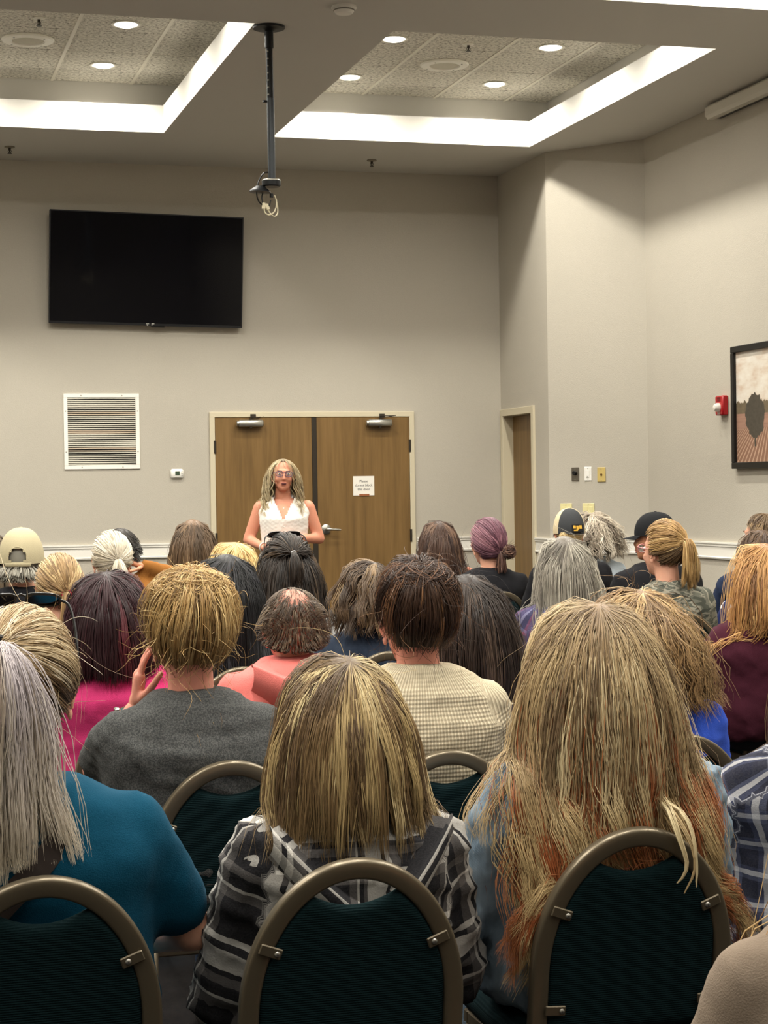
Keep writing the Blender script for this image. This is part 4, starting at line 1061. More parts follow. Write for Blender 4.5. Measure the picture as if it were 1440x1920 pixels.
def hood_grid(zs, lean, w=.165, drop=.16, depth=.10, lift=0.0, nu=29):
    """a hood lying open on the back: neck edge, sagging lining, V-shaped rolled rim, outer pouch"""
    y0 = -.05+lean*(zs-.5); rows = []
    us = np.linspace(-1, 1, nu); au = np.abs(us)
    rim_z = zs+.015+lift-drop*(1-au**1.25); rim_y = y0-.07-depth*(1-au**2)*.8; rim_x = us*w
    nk_x = us*.075; nk_y = y0-.012-.03*(1-us**2)+.0*au; nk_z = zs+.028+lift+0*us
    for f in np.linspace(0, 1, 9):
        sag = math.sin(PI*f); x = nk_x*(1-f)+rim_x*f; y = nk_y*(1-f)+rim_y*f+.012*sag; z = nk_z*(1-f)+rim_z*f-.028*sag*(1-us**2)
        rows.append(np.stack([x, y, z], 1))
    for a in np.linspace(.5, PI-.3, 5):            # rolled rim
        rr = .012; rows.append(np.stack([rim_x*(1+.02*math.sin(a)), rim_y-rr*(1-math.cos(a)), rim_z+rr*math.sin(a)*.9], 1))
    for f in np.linspace(.15, 1, 7):               # outer pouch runs under the rim back to the shirt
        x = rim_x*(1-.0*f); y = rim_y-.024+(.075+.02*(1-au))*f**1.4-.018*math.sin(PI*f); z = rim_z-.008-(.055+lift+.03*(1-au))*f
        rows.append(np.stack([x, y, z], 1))
    V = np.concatenate(rows); k = len(rows); Q = np.array([(i*nu+j, i*nu+j+1, (i+1)*nu+j+1, (i+1)*nu+j) for i in range(k-1) for j in range(nu-1)])
    at = np.concatenate([np.stack([us*w*1.1, np.full(nu, -.012*i), 0*us], 1) for i in range(k)]); return V, Q, at
def torso_hit(zs, fat, hw, lean, th, z, g):
    R = torso_rings(zs, g, fat, hw, lean); zz = [r[2] for r in R]
    cy = np.interp(z, zz, [r[1] for r in R]); rx = np.interp(z, zz, [r[3] for r in R]); ry = np.interp(z, zz, [r[4] for r in R])
    return np.array([rx*math.sin(th), cy-ry*math.cos(th), z])
def strip(mb, P, half, th=.003):
    """flat strap along points, lying on the surface they were taken from"""
    P = np.array(P); T = nrm(np.gradient(P, axis=0)); N = nrm(P*np.array([1, 1, 0])+np.array([0, .02, .0])); B = nrm(np.cross(T, N)); V = []
    for p, b, n in zip(P, B, N): V += [p-b*half, p-b*half+n*th, p+b*half+n*th, p+b*half]
    mb.add(V, [(i*4+j, i*4+(j+1) % 4, i*4+4+(j+1) % 4, i*4+4+j) for i in range(len(P)-1) for j in range(4)])
def glasses(parent, H, m_frame, m_lens, up=False, w=.066):
    """spectacles on the nose, or pushed up on the head when up"""
    M = Matrix(np.array(H).tolist()) @ (TR(0, -.014, .04) @ RX(58) @ Matrix.Scale(1.12, 4) if up else TR(0, 0, 0)); g = link('glasses', None, parent); g.matrix_local = M; g.empty_display_size = .03
    y = .108; mb = MB()
    for s in (-1, 1):
        pts = [(s*.033+.025*math.copysign(abs(math.cos(a))**.7, math.cos(a)), y-.006*abs(s*.033+.025*math.cos(a))/.06, .002+.018*math.copysign(abs(math.sin(a))**.7, math.sin(a))) for a in np.linspace(0, 2*PI, 25)]
        mb.tube(pts, .0022, 6, False)
        mb.tube(smoothpath([(s*.058, y-.008, .008), (s*w*1.08, y-.02, .010), (s*.079, .05, .006), (s*.081, -.005, .0), (s*.078, -.03, -.022)], 20), .0022, 6)
    mb.tube([(-.01, y, .006), (0, y+.003, .009), (.01, y, .006)], .002, 6); mb.build('frame', m_frame, g, True)
    for s in (-1, 1): MB().add([(s*.033+.024*math.copysign(abs(math.cos(a))**.7, math.cos(a)), y-.003, .002+.017*math.copysign(abs(math.sin(a))**.7, math.sin(a))) for a in np.linspace(0, 2*PI, 24, endpoint=False)], [tuple(range(24))]).build('lens', m_lens, g)
    return g
LENS_C = NT('clear_glass'); LENS_C.base((.9, .92, .95)); LENS_C.set(.05, 0, .5, **{'Transmission Weight': .92, 'IOR': 1.05}); LENS_C = LENS_C.m
LENS_D = mat('sunglass_lens', S(14, 14, 16), .08, spec=.7)
def cap_hat(parent, H, panels, brim_m, back_open=True, yaw=0.0, logo=None, bill=True, base=-.03):
    M = Matrix(np.array(H).tolist()) @ RZ(yaw); g = link('cap', None, parent); g.matrix_local = M; g.empty_display_size = .05
    r = SR+np.array([.012, .012, .016]); nu, nv = 48, 14
    def pt(a, t): return (SC[0]+r[0]*math.cos(t)**.82*math.sin(a), SC[1]+r[1]*math.cos(t)**.82*math.cos(a), SC[2]+base+(r[2]-base)*math.sin(t)*1.02)
    for k in range(6):      # six sewn panels; angle 0 looks forward
        V = []; Fc = []; n1 = 9
        for j in range(nv+1):
            t = -.12+(PI/2+.12-.001)*j/nv
            for i in range(n1):
                a = 2*PI*(k+i/(n1-1))/6+PI/6*0; p = np.array(pt(a, t)); puff = .0018*math.sin(PI*i/(n1-1)); p += nrm(p-SC)*puff; V.append(p)
        for j in range(nv):
            for i in range(n1-1):
                q = (j*n1+i, j*n1+i+1, (j+1)*n1+i+1, (j+1)*n1+i); c = (V[q[0]]+V[q[2]])/2
                if back_open and c[1] < -.02 and ((c[0]/.036)**2+((c[2]-(SC[2]+base+.016))/.036)**2) < 1: continue
                Fc.append(q[::-1])
        MB().add(V, Fc).build('panel', panels[k % len(panels)], g, True)
    MB().lathe([(.001, .004), (.006, .003), (.008, 0)], 10, M=TR(SC[0], SC[1], SC[2]+r[2]*1.02)).build('button', panels[0], g, True)
    if back_open:
        mb = MB(); pts = [pt(a, -.14) for a in np.linspace(PI-.62, PI+.62, 15)]; mb.tube([(p[0], p[1]*1.004, p[2]) for p in pts], .009, 8, True, sx=.3); mb.build('strap', panels[0], g, True)
        pts = [(.037*math.cos(b), 0, SC[2]+base+.016+.036*math.sin(b)) for b in np.linspace(.0, PI, 17)]
        mb = MB(); mb.tube([(x, SC[1]-r[1]*1.004*math.sqrt(max(0, 1-(x/r[0])**2-((z-SC[2]-base)/(r[2]-base+.001))**2*.9)), z) for x, _, z in pts], .0025, 6); mb.build('opening_edge', panels[0], g, True)
    if bill:
        V = []; n1 = 17
        for e in (0, 1):
            for rr in (0, 1):
                for i in range(n1):
                    a = -1.0+2.0*i/(n1-1); p = np.array(pt(a, -.1)); ext = rr*.062*math.cos(a*1.25)**.7 if abs(a*1.25) < PI/2 else 0
                    V.append((p[0], p[1]+ext, p[2]-.014*rr*(1-a*a*.3)-.010*a*a*rr-.003*e))
        Fc = []
        for e in (0, 1):
            for i in range(n1-1):
                b = e*2*n1; q = (b+i, b+i+1, b+n1+i+1, b+n1+i); Fc.append(q if e == 0 else q[::-1])
        for i in range(n1-1): Fc.append((n1+i, n1+i+1, 3*n1+i+1, 3*n1+i))
        MB().add(V, Fc).build('brim', brim_m, g, True, 60)
    if logo is not None: logo(g, pt)
    return g
def pal(*cs): return [(w_, S(*c)) for w_, c in cs]
TROUSER_DARK = fabric('trouser_dark', S(34, 36, 42)); TROUSER_JEAN = fabric('trouser_jean', S(44, 58, 82), 'denim', c2=S(70, 86, 110)); SHOE = mat('shoe', S(40, 38, 36), .6)
def person(label, x, ytop, d, hairtop, shirt, hair, sk=SK_FAIR, hs=1.0, hw=.17, fat=1.0, lean=.0, yaw=0.0, hyaw=0.0, hpitch=0.0, htilt=0.0, sleeve='long', arms=None, near=False, collar='crew', collar_m=None,
           trousers=None, neck=.30, ears=True, chair_at=None, chair_label=None, fold=.004, seed=1, extra=None, zs=None, sink=0.0, fine_hand=None, hdx=0.0, gap=.014, hseg=None, curl=.55):
    top = atd(x, ytop, d); ztop = top[2]-hairtop; zc = ztop-.111*hs; zs = zs or ztop-neck*hs
    rz = math.radians(yaw); hy = .012+lean*(zc-.5)
    ox, oy = top[0]+math.sin(rz)*hy-math.cos(rz)*hdx, top[1]-math.cos(rz)*hy-math.sin(rz)*hdx
    t = thing('person', label, 'person', (ox, oy, 0), rz, None)
    H = np.array(TR(hdx, hy, zc) @ RZ(hyaw) @ RX(hpitch) @ RY(htilt) @ Matrix.Scale(hs, 4)); J = joints(zs, hw, lean, arms, fat); r = limb_r(fat)
    vb = .013 if near else .020
    if chair_at is not None: p = atd(*chair_at); cx, cy = p[0], p[1]+.27
    else: cx, cy = ox, oy
    # body
    P = [loft(torso_rings(zs, -.012, fat, hw, lean)), capsule((0, -.02+lean*(zs-.5), zs-.02), .058, lerp((0, -.02+lean*(zs-.5), zs), H[:3, 3]+np.array([0, -.02, -.06]), .8), .052)]
    for n_ in 'LR':
        a, b, c = J[n_]; P += [capsule(a, r[0]-.008, b, r[1]-.009), capsule(b, r[2]-.004, c, r[3])]
    for i in range(2): P += [capsule(J['hip'][i], .085*fat, J['knee'][i], .062), capsule(J['knee'][i], .055, J['ankle'][i], .038), capsule(J['ankle'][i], .036, J['toe'][i], .028)]
    acc = Acc(); acc.add(*blob(P, (.021 if not near else .019) if sleeve == 'long' else .014, 3)); add_head(acc, H, near, ears)
    for n_, s in (('L', -1), ('R', 1)):
        a, b, c = J[n_]; dd = c-b
        if fine_hand and n_ in fine_hand: add_hand(acc, aim(c, *fine_hand[n_]), s, True, curl)
        else: add_hand(acc, aim(c, dd+np.array([-s*.05, .06, 0]), (0, .1, -1)), s)
    link('body', acc.mesh('body', [sk, EYE_W, EYE_I, LIP, BROW]), t)
    # shirt
    g = gap; P = [loft(torso_rings(zs, g, fat, hw, lean))]
    for n_ in 'LR':
        a, b, c = J[n_]
        if sleeve == 'none': continue
        if sleeve == 'short':
            m_ = lerp(a, b, .72); P += [capsule(a, r[0]+g*.7, m_, r[1]+g*1.0)]
        else:
            e = lerp(b, c, .97 if sleeve == 'long' else .45); P += [capsule(a, r[0]+g*.7, b, r[1]+g*.7), capsule(b, r[2]+g, e, r[3]+g*.9)]
    garment('shirt', P, vb, 7 if near else 4, shirt, t, J, zs, lean, fold, seed=seed)
    cm = collar_m or shirt; mb = MB()
    if collar == 'crew': ring_collar(mb, zs, lean, .071, .06, .0075, .024, flat=1.2)
    elif collar == 'mock': band_collar(mb, zs, lean, .045, .072, .066, .006, .02, .007, .003)
    elif collar == 'shirt': band_collar(mb, zs, lean, .034, .070, .068, .008, .035, .004); band_collar(mb, zs, lean, .03, .088, .071, .010, .035, .003)
    if mb.v:
        o = mb.build('collar', cm, t, True, 60); me = o.data; V = np.array(mb.v); a_ = me.attributes.new('cloth', 'FLOAT_VECTOR', 'POINT'); a_.data.foreach_set('vector', np.stack([np.arctan2(V[:, 0], -V[:, 1])*.1, V[:, 2], V[:, 1]], 1).astype(np.float32).ravel())
    elif collar == 'hood':
        V, Q, at = hood_grid(zs, lean, *(extra or {}).get('hood', ())); link('hood', np_mesh('hood', V, [Q], cm, True, attr=at), t)
    # trousers and shoes
    P = [loft([(0, -.0, .455, .15, .115), (0, 0, .50, .175*fat, .135), (0, -.02, .56, .168*fat, .125), (0, -.03, .60, .12, .09)])]
    for i in range(2): P += [capsule(J['hip'][i], .095*fat, J['knee'][i], .073), capsule(J['knee'][i], .066, lerp(J['knee'][i], J['ankle'][i], .9), .05)]
    garment('trousers', P, .026, 2, trousers or TROUSER_DARK, t, J, zs, lean, .003, seed=seed+3)
    for i in range(2):
        mb = MB(); tx, ty, tz = J['toe'][i]; mb.ell((tx, ty-.06, .042), (.042, .125, .042), 14, 8); mb.v = [(a_, b_, max(c_, .003)) for a_, b_, c_ in mb.v]; mb.build('shoe', SHOE, t, True)
    # hair
    if hair is not None:
        rng = np.random.default_rng(seed*13+5); y_s = -.03+lean*(zs-.5)
        coll = [(np.array([-hw, y_s, zs-.05]), np.array([hw, y_s, zs-.05]), .078), (np.array([0, y_s, zs-.05]), np.array([hdx, hy-.02, zc-.05]), .060),
                (np.array([-hw*.5, y_s-.0, zs-.13]), np.array([hw*.5, y_s-.0, zs-.13]), .118*fat**.5), (np.array([-hw*.5, y_s-.01, zs-.28]), np.array([hw*.5, y_s-.01, zs-.28]), .13*fat**.7)]
        h = Hair(H, coll, rng, hseg or (9 if near else 6)); h.plane = lambda z: back_y(np.minimum(z, .84))+.034+(cy-oy); h.lo = (cx-ox, cy-oy); hair(h); link('hair', h.mesh(), t)
    c = Ctx(); c.t = t; c.H = H; c.zs = zs; c.J = J; c.zc = zc; c.fat = fat; c.hw = hw; c.lean = lean; c.o = (ox, oy)
    # chair
    if chair_label: chair(cx, cy, rz, chair_label)
    return c

# ------------------------------------------------------------------ the audience, nearest first
def tie_band(parent, c, r, m_, M=None, name='hair_tie'):
    mb = MB(); mb.tube([(r*math.cos(a), 0, r*math.sin(a)) for a in np.linspace(0, 2*PI, 17)], r*.35, 6, False); o = mb.build(name, m_, parent, True, loc=tuple(c)); return o
BLK = mat('tie_black', S(20, 20, 20), .7)
# 1 -- ponytail, teal tee
TEAL = fabric('teal_jersey', S(12, 68, 92), amt=.06)
PB = pal((4, (206, 186, 150)), (3, (176, 150, 112)), (2, (224, 210, 184)), (1.2, (120, 96, 68)))
PT = pal((4, (206, 196, 190)), (3, (188, 178, 180)), (2, (222, 212, 196)), (1, (160, 144, 130)))
PD = pal((3, (84, 64, 46)), (2, (110, 86, 62)), (1, (140, 114, 84)))
def h1(h):
    h.scalp(S(100, 78, 56))
    tie = h.swept(2900, (-.42, -.72, .45), PB, .0007, .016, .010, S(140, 112, 78), .35, C=160, k=.3, mask=lambda q: hair_mask(q) & (q[:, 2] > -.15))
    h.swept(1100, (-.42, -.72, .45), PD, .0011, .012, .006, C=90, k=.35, mask=lambda q: hair_mask(q) & (q[:, 2] <= -.05))
    h.tie = tie
    h.tail(2200, tie, (.10, -.5, -.05), .41, PT, .0007, .016, .6, .25, C=60, k=.6, wave=.006, freq=22, ragged=.5, noise=.05, tip=S(226, 214, 190), tiplen=.6)
    h.flyaway(90, .16, PB); tie_h.append(tie)
tie_h = []
c = person('woman in a teal tee with a silver blonde ponytail, left front', 40, 1138, 3.27, .022, TEAL, h1, SK_FAIR, 1.06, .185, 1.24, .0, hyaw=-4, near=True, sleeve='short', collar='crew', fold=.0022, seed=1, neck=.31,
           arms={'R': [None, (.30, .05, .66), (.20, .25, .6)], 'L': [None, (-.30, .05, .66), (-.2, .25, .6)]}, trousers=fabric('teal_trousers', S(12, 76, 104)),
           chair_at=(80, 1650, 3.05), chair_label='green banquet chair under the woman in the teal tee, left front')
tie_band(c.t, tie_h[0], .021, BLK)
glasses(c.t, c.H, BLACKP, LENS_D, True)
P_ = [torso_hit(c.zs, c.fat, c.hw, c.lean, th, z, .018) for th, z in zip(np.linspace(.30, -1.3, 18), np.linspace(c.zs-.01, c.zs-.40, 18))]
mb = MB(); strip(mb, P_, .022); mb.build('bag_strap', mat('strap_leather', S(44, 34, 30), .6), c.t, True)
# 2 -- highlighted bob, plaid hoodie
W_, G_, K_ = S(226, 222, 214), S(104, 100, 98), S(20, 20, 26)
PL1 = plaid('plaid_white_black', .21, [(0, W_), (.20, K_), (.25, W_), (.30, G_), (.40, K_), (.80, G_), (.88, W_), (.91, K_), (.96, G_)], [(0, W_), (.18, K_), (.24, W_), (.29, K_), (.66, G_), (.74, W_), (.77, K_), (.88, G_), (.95, K_)])
def h2(h):
    p = pal((4, (122, 98, 66)), (3, (92, 72, 50)), (2.2, (176, 152, 106)), (1.2, (206, 186, 140)))
    h.scalp(S(86, 68, 48))
    h.loose(5200, .185, p, vol=.032, w=.0007, part=.12, crown=(-.35, .93), grav=.22, C=190, k=.6, ragged=.03, root=S(70, 54, 38), rootlen=.12, lift=.35, noise=.02, tip=S(112, 92, 62), tiplen=.3)
    h.flyaway(24, .15, p)
person('woman with a highlighted blonde bob in a black and white plaid hoodie', 636, 1190, 3.43, .042, PL1, h2, SK_FAIR, 1.06, .168, 1.07, .0, near=True, collar='hood', seed=2, fold=.009, neck=.285, gap=.02,
       chair_at=(667, 1607, 3.16), chair_label='green banquet chair under the woman in the plaid hoodie, front centre', trousers=TROUSER_JEAN)
# 3 -- long blonde and copper hair, denim jacket
DEN = fabric('light_denim', S(112, 132, 150), 'denim', c2=S(150, 168, 182), amt=.14)
def h3(h):
    p = pal((4, (176, 152, 112)), (3, (144, 120, 86)), (2.5, (204, 186, 146)), (1.4, (108, 88, 64)))
    pc = pal((4, (150, 84, 48)), (2, (120, 66, 40)), (1.5, (176, 112, 70)))
    h.scalp(S(120, 96, 66))
    h.loose(1700, .46, pc, vol=.024, w=.0007, part=0, grav=.2, C=50, k=.8, wave=.018, freq=33, wstart=.4, ragged=.05, lift=.3, root=S(120, 92, 62), rootlen=.3, maskf=lambda q: hair_mask(q) & (q[:, 2] < .15))
    h.loose(4600, .45, p, vol=.044, w=.0007, part=.06, crown=(-.2, .98), grav=.19, C=85, k=.82, power=1.1, wave=.019, freq=33, wstart=.42, tip2=(.3, S(150, 84, 48)), ragged=.075, root=S(104, 82, 58), rootlen=.12, lift=.38, noise=.028, tip=S(200, 172, 122), tiplen=.5, shape=lambda q: np.abs(q[:, 0])*.3)
    h.flyaway(30, .25, p)
    lx, ly = h.lo   # one lock spills over the chair back
    tp = np.array([lx+.075, ly-.262, .83]); K = smoothpath([tp+np.array([-.03, .12, .16]), tp+np.array([-.01, .05, .05]), tp+np.array([.0, -.012, .022]), tp+np.array([.012, -.04, -.03]), tp+np.array([.018, -.045, -.08]), tp+np.array([.004, -.047, -.115])], 16)[:17]
    K = np.stack([np.interp(np.linspace(0, len(K)-1, h.nseg+1), np.arange(len(K)), K[:, j]) for j in range(3)], 1); n_ = 75; tt = np.linspace(0, 1, h.nseg+1)[None, :, None]
    g = h.rng.integers(0, 3, n_); go = np.array([[-.022, 0, .02], [0, 0, 0], [.016, 0, .01]])[g]
    PP = K[None]+h.rng.normal(size=(n_, 1, 3))*np.array([.004, .002, .003])*(1.2-tt)+go[:, None]*tt+.006*np.sin(tt*9+g[:, None, None]*2)*np.array([1, 0, 0]); h.put(PP, h.colour(n_, g, p), .0008)
person('woman with long blonde and copper hair in a light denim shirt', 1112, 1090, 3.63, .046, DEN, h3, SK_FAIR, 1.06, .185, 1.22, .0, near=True, collar='shirt', seed=3, fold=.009, neck=.30, hyaw=-8, gap=.02, hseg=13,
       arms={'L': [None, (-.30, .0, .64), (-.18, .24, .62)]}, chair_at=(1196, 1550, 3.41), chair_label='green banquet chair under the woman in the denim shirt, front right', trousers=DEN)
# 4 -- messy golden bun, grey tee, hand at the cheek
GRY = fabric('heather_grey', S(58, 60, 60), 'heather', c2=S(88, 88, 87), amt=.08)
def h4(h):
    p = pal((4, (178, 146, 94)), (3, (152, 120, 74)), (2, (200, 172, 120)), (1.2, (112, 86, 54)))
    h.scalp(S(130, 98, 58))
    h.swept(2500, (.08, -.30, .92), p, .0009, .016, .034, S(112, 84, 52), .3, C=170, k=.35, noise=.004, sag=.0)
    cen = h.world(np.array([.006, -.045, .092])); h.bun(1700, cen, .074, p, .0009, (1.2, .95, .74), messy=.5, tilt=.7, turns=.8)
    h.flyaway(260, .12, p, .0007, .9, .35); h.flyaway(40, .2, p, .0006, .6, .3, mask=lambda q: hair_mask(q) & (q[:, 2] < .2))
c = person('woman with a messy golden bun in a heather grey tee', 352, 1082, 4.52, .018, GRY, h4, SK_PINK, 1.10, .178, 1.24, .02, near=True, sleeve='short', collar='crew', seed=4, fold=.006, neck=.282, hyaw=-3,
       arms={'L': [None, (-.21, .17, .78), (-.115, .13, .935)]}, fine_hand={'L': ((.14, -.02, 1.0), (1, -.1, -.1))}, chair_at=(433, 1430, 4.34), chair_label='green banquet chair under the woman in the grey tee', trousers=TROUSER_JEAN, curl=.3)
w4 = link('watch', None, c.t, tuple(lerp(c.J['L'][2], c.J['L'][1], .12)))
MB().tube([(.033*math.cos(a), .03*math.sin(a), .006*math.sin(a)) for a in np.linspace(0, 2*PI, 21)], .009, 8, False, sx=.35).build('watch_band', mat('watch_teal', S(44, 110, 116), .5), w4, True)
MB().box(-.008, .006, -.016, .016, -.019, .019, bev=.004).build('watch_case', mat('watch_silver', S(190, 188, 182), .25, .9), w4, loc=(-.036, -.004, 0))
# 5 -- dark updo, cream knit
CRM = fabric('cream_rib_knit', S(206, 194, 168), 'rib', c2=S(172, 160, 136), amt=.05)
def h5(h):
    p = pal((4, (60, 40, 28)), (3, (44, 28, 20)), (1.5, (96, 64, 42)), (.7, (124, 88, 58)))
    h.scalp(S(36, 24, 18))
    h.swept(2500, (.0, -.38, .90), p, .0009, .014, .028, C=170, k=.35, noise=.003)
    cen = h.world(np.array([.004, -.045, .085])); h.bun(1500, cen, .074, p[:3], .0009, (1.1, 1.0, .72), messy=.35, tilt=.6, turns=.8)
    h.flyaway(160, .16, p, .0006, .6, .3)
person('woman with a dark brown updo in a cream ribbed sweater', 777, 1050, 4.67, .03, CRM, h5, SK_PINK, 1.07, .172, 1.1, .0, near=True, collar='mock', seed=5, fold=.004, neck=.275, hyaw=-4, gap=.02,
       chair_at=(842, 1409, 4.46), chair_label='green banquet chair under the woman in the cream sweater')
# 6 -- frizzy curls, blue sweater
def h6(h):
    p = pal((4, (142, 112, 74)), (3, (116, 90, 60)), (2, (176, 146, 102)), (1, (90, 70, 48)))
    h.scalp(S(110, 82, 52))
    h.loose(1900, .165, p, vol=.036, w=.0012, part=.05, grav=.16, C=150, k=.6, wave=.013, freq=62, wstart=.1, ragged=.03, lift=.5, noise=.06)
    h.flyaway(70, .18, p, .0006, .7, .3)
person('woman with frizzy golden brown hair in a royal blue sweater', 1192, 1080, 4.95, .04, fabric('royal_blue', S(52, 84, 190), amt=.07), h6, SK_FAIR, 1.04, .178, 1.12, .0, near=True, seed=6, fold=.004, neck=.30,
       chair_label='green banquet chair under the woman in the blue sweater')
# edge of the frame, right: taupe sweater (nearest) and navy plaid
def h_t(h):
    p = pal((4, (176, 140, 92)), (3, (150, 116, 74)), (2, (200, 168, 118))); h.scalp(S(120, 92, 60)); h.loose(1500, .40, p, vol=.035, w=.0009, C=70, k=.6, wave=.012, freq=20, ragged=.06, maskf=lambda q: hair_mask(q) & (q[:, 1] < .0))
person('person in a taupe sweater cut off at the bottom right corner', 1640, 1205, 2.36, .04, fabric('taupe_knit', S(126, 112, 98), amt=.06), h_t, SK_FAIR, 1.0, .19, 1.2, .0, near=True, seed=7, fold=.003, neck=.33,
       chair_label='green banquet chair under the person in the taupe sweater, bottom right')
PL2 = plaid('plaid_navy_white', .062, [(0, S(24, 28, 48)), (.32, S(60, 66, 92)), (.45, S(204, 204, 206)), (.62, S(80, 86, 110)), (.75, S(20, 24, 42))], [(0, S(22, 26, 46)), (.30, S(70, 76, 100)), (.44, S(200, 200, 204)), (.60, S(56, 62, 88)), (.72, S(22, 24, 40))])
def h_n(h):
    p = pal((3, (70, 52, 38)), (2, (96, 74, 54))); h.scalp(S(60, 44, 32)); h.loose(1100, .22, p, vol=.03, w=.0012, C=60, k=.4)
person('person in a navy and white plaid shirt at the right edge', 1545, 1092, 4.02, .04, PL2, h_n, SK_FAIR, 1.0, .21, 1.3, .06, near=True, seed=8, fold=.006, neck=.34, collar='shirt', gap=.022,
       arms={'L': [None, (-.30, .10, .72), (-.16, .33, .70)]}, chair_label='green banquet chair under the person in the navy plaid shirt, right edge')
# 7 -- maroon bob, pink shirt
def h7(h):
    p = pal((4, (46, 18, 24)), (3, (34, 14, 18)), (1.2, (76, 32, 38))); h.scalp(S(30, 14, 16))
    h.loose(1700, .20, p, vol=.04, w=.0013, part=-.1, grav=.2, C=120, k=.35, ragged=.008, lift=.4, noise=.015)
person('woman with a dark maroon bob in a bright pink shirt', 200, 1053, 5.75, .035, fabric('hot_pink', S(190, 54, 108), amt=.06), h7, SK_FAIR, 1.05, .185, 1.2, .0, near=True, seed=9, fold=.004, collar='shirt', neck=.29,
       chair_at=(262, 1317, 5.55), chair_label='green banquet chair under the woman in the bright pink shirt', hdx=-.04)
# 8 -- balding man, salmon hood
SAL = fabric('salmon_fleece', S(214, 118, 112), amt=.08)
def h8(h):
    p = pal((4, (78, 62, 48)), (3, (60, 48, 38)), (1.5, (108, 92, 74)))
    bald = lambda q: hair_mask(q) & (((q-nrm(np.array([.05, -.30, .95])))**2).sum(1) > .16)
    h.loose(1700, .13, p, vol=.004, w=.0010, L=.045, grav=.1, C=500, k=.03, lift=.0, noise=.006, maskf=bald, cling=.35)
    thin = lambda q: hair_mask(q); h.loose(350, .2, p, vol=.004, w=.0008, L=.05, grav=.08, C=60, k=.2, lift=.0, noise=.006, cling=.35, maskf=thin, crown=(.5, .8))
person('man with a bald spot and a salmon pink hood', 545, 1100, 5.35, .006, SAL, h8, SK_PINK, .99, .175, 1.15, .0, near=True, seed=10, collar='hood', neck=.25, extra={'hood': (.145, .055, .12, .022)}, chair_label='green banquet chair under the man with the salmon hood')
# 9 -- long dark straight hair
def h9(h):
    p = pal((4, (46, 36, 30)), (3, (34, 26, 22)), (1.2, (74, 60, 50))); h.scalp(S(34, 26, 22))
    h.loose(1800, .44, p, vol=.026, w=.0013, part=-.15, grav=.22, C=110, k=.4, ragged=.03, lift=.35, tip=S(56, 36, 28), tiplen=.4); h.flyaway(60, .3, p)
person('woman with very long straight dark brown hair', 872, 1058, 5.75, .035, fabric('black_knit', S(24, 23, 25)), h9, SK_FAIR, 1.05, .18, 1.1, .0, near=True, seed=11, neck=.3, hseg=10, chair_label='green banquet chair under the woman with very long dark hair')
# 10 -- strawberry blonde, burgundy top
BUR = fabric('burgundy', S(62, 26, 38), amt=.1)
def h10(h):
    p = pal((4, (176, 132, 80)), (3, (150, 106, 62)), (2, (202, 162, 108)), (1, (118, 82, 50))); h.scalp(S(130, 90, 50))
    h.loose(1700, .36, p, vol=.04, w=.0014, part=.1, grav=.18, C=90, k=.6, wave=.010, freq=22, wstart=.4, ragged=.06, lift=.4, noise=.04, maskf=lambda q: hair_mask(q) & (q[:, 1] < .12)); h.flyaway(40, .15, p)
person('woman with long strawberry blonde hair in a burgundy top, right edge', 1428, 1004, 7.35, .035, BUR, h10, SK_FAIR, 1.08, .19, 1.35, .0, seed=12, fold=.007, neck=.31, gap=.024, hyaw=12, chair_at=(1492, 1208, 7.3), chair_label='green banquet chair with its arch cut by the right edge, under the burgundy top')
# 11 -- pink hair tie
def h11(h):
    p = pal((4, (150, 122, 84)), (3, (120, 96, 66)), (2, (190, 164, 120))); h.scalp(S(100, 80, 56))
    tie = h.swept(1500, (.16, -.95, -.28), p, .0016, .012, .006, C=60, k=.35); h.tail(350, tie, (0, -.3, -.6), .22, p, .0016, .014, .3, .4, C=20); tie_h.append(tie)
c = person('woman with a dark blonde ponytail in a pink hair tie', 110, 1037, 7.2, .014, fabric('brown_top', S(62, 50, 44)), h11, SK_FAIR, 1.05, .17, 1.05, seed=13, chair_label='green banquet chair under the woman with the pink hair tie')
tie_band(c.t, tie_h[-1], .016, mat('tie_pink', S(222, 70, 92), .6))
# 12 -- straight black hair, grey plaid
PL3 = plaid('plaid_grey', .07, [(0, S(30, 30, 32)), (.4, S(90, 88, 86)), (.6, S(150, 146, 140)), (.7, S(40, 40, 42))], [(0, S(26, 26, 28)), (.4, S(100, 98, 94)), (.55, S(36, 36, 38)), (.8, S(140, 136, 130))])
def h12(h):
    p = pal((4, (20, 20, 22)), (3, (14, 14, 15)), (1, (44, 44, 48))); h.scalp(S(14, 14, 15)); h.loose(1500, .36, p, vol=.036, w=.0016, part=.1, C=80, k=.3, ragged=.02, lift=.35, noise=.015)
person('woman with straight black hair in a grey plaid shirt', 424, 1025, 6.95, .032, PL3, h12, SK_FAIR, 1.05, .18, 1.15, seed=14, neck=.29, chair_label='green banquet chair under the woman with straight black hair')
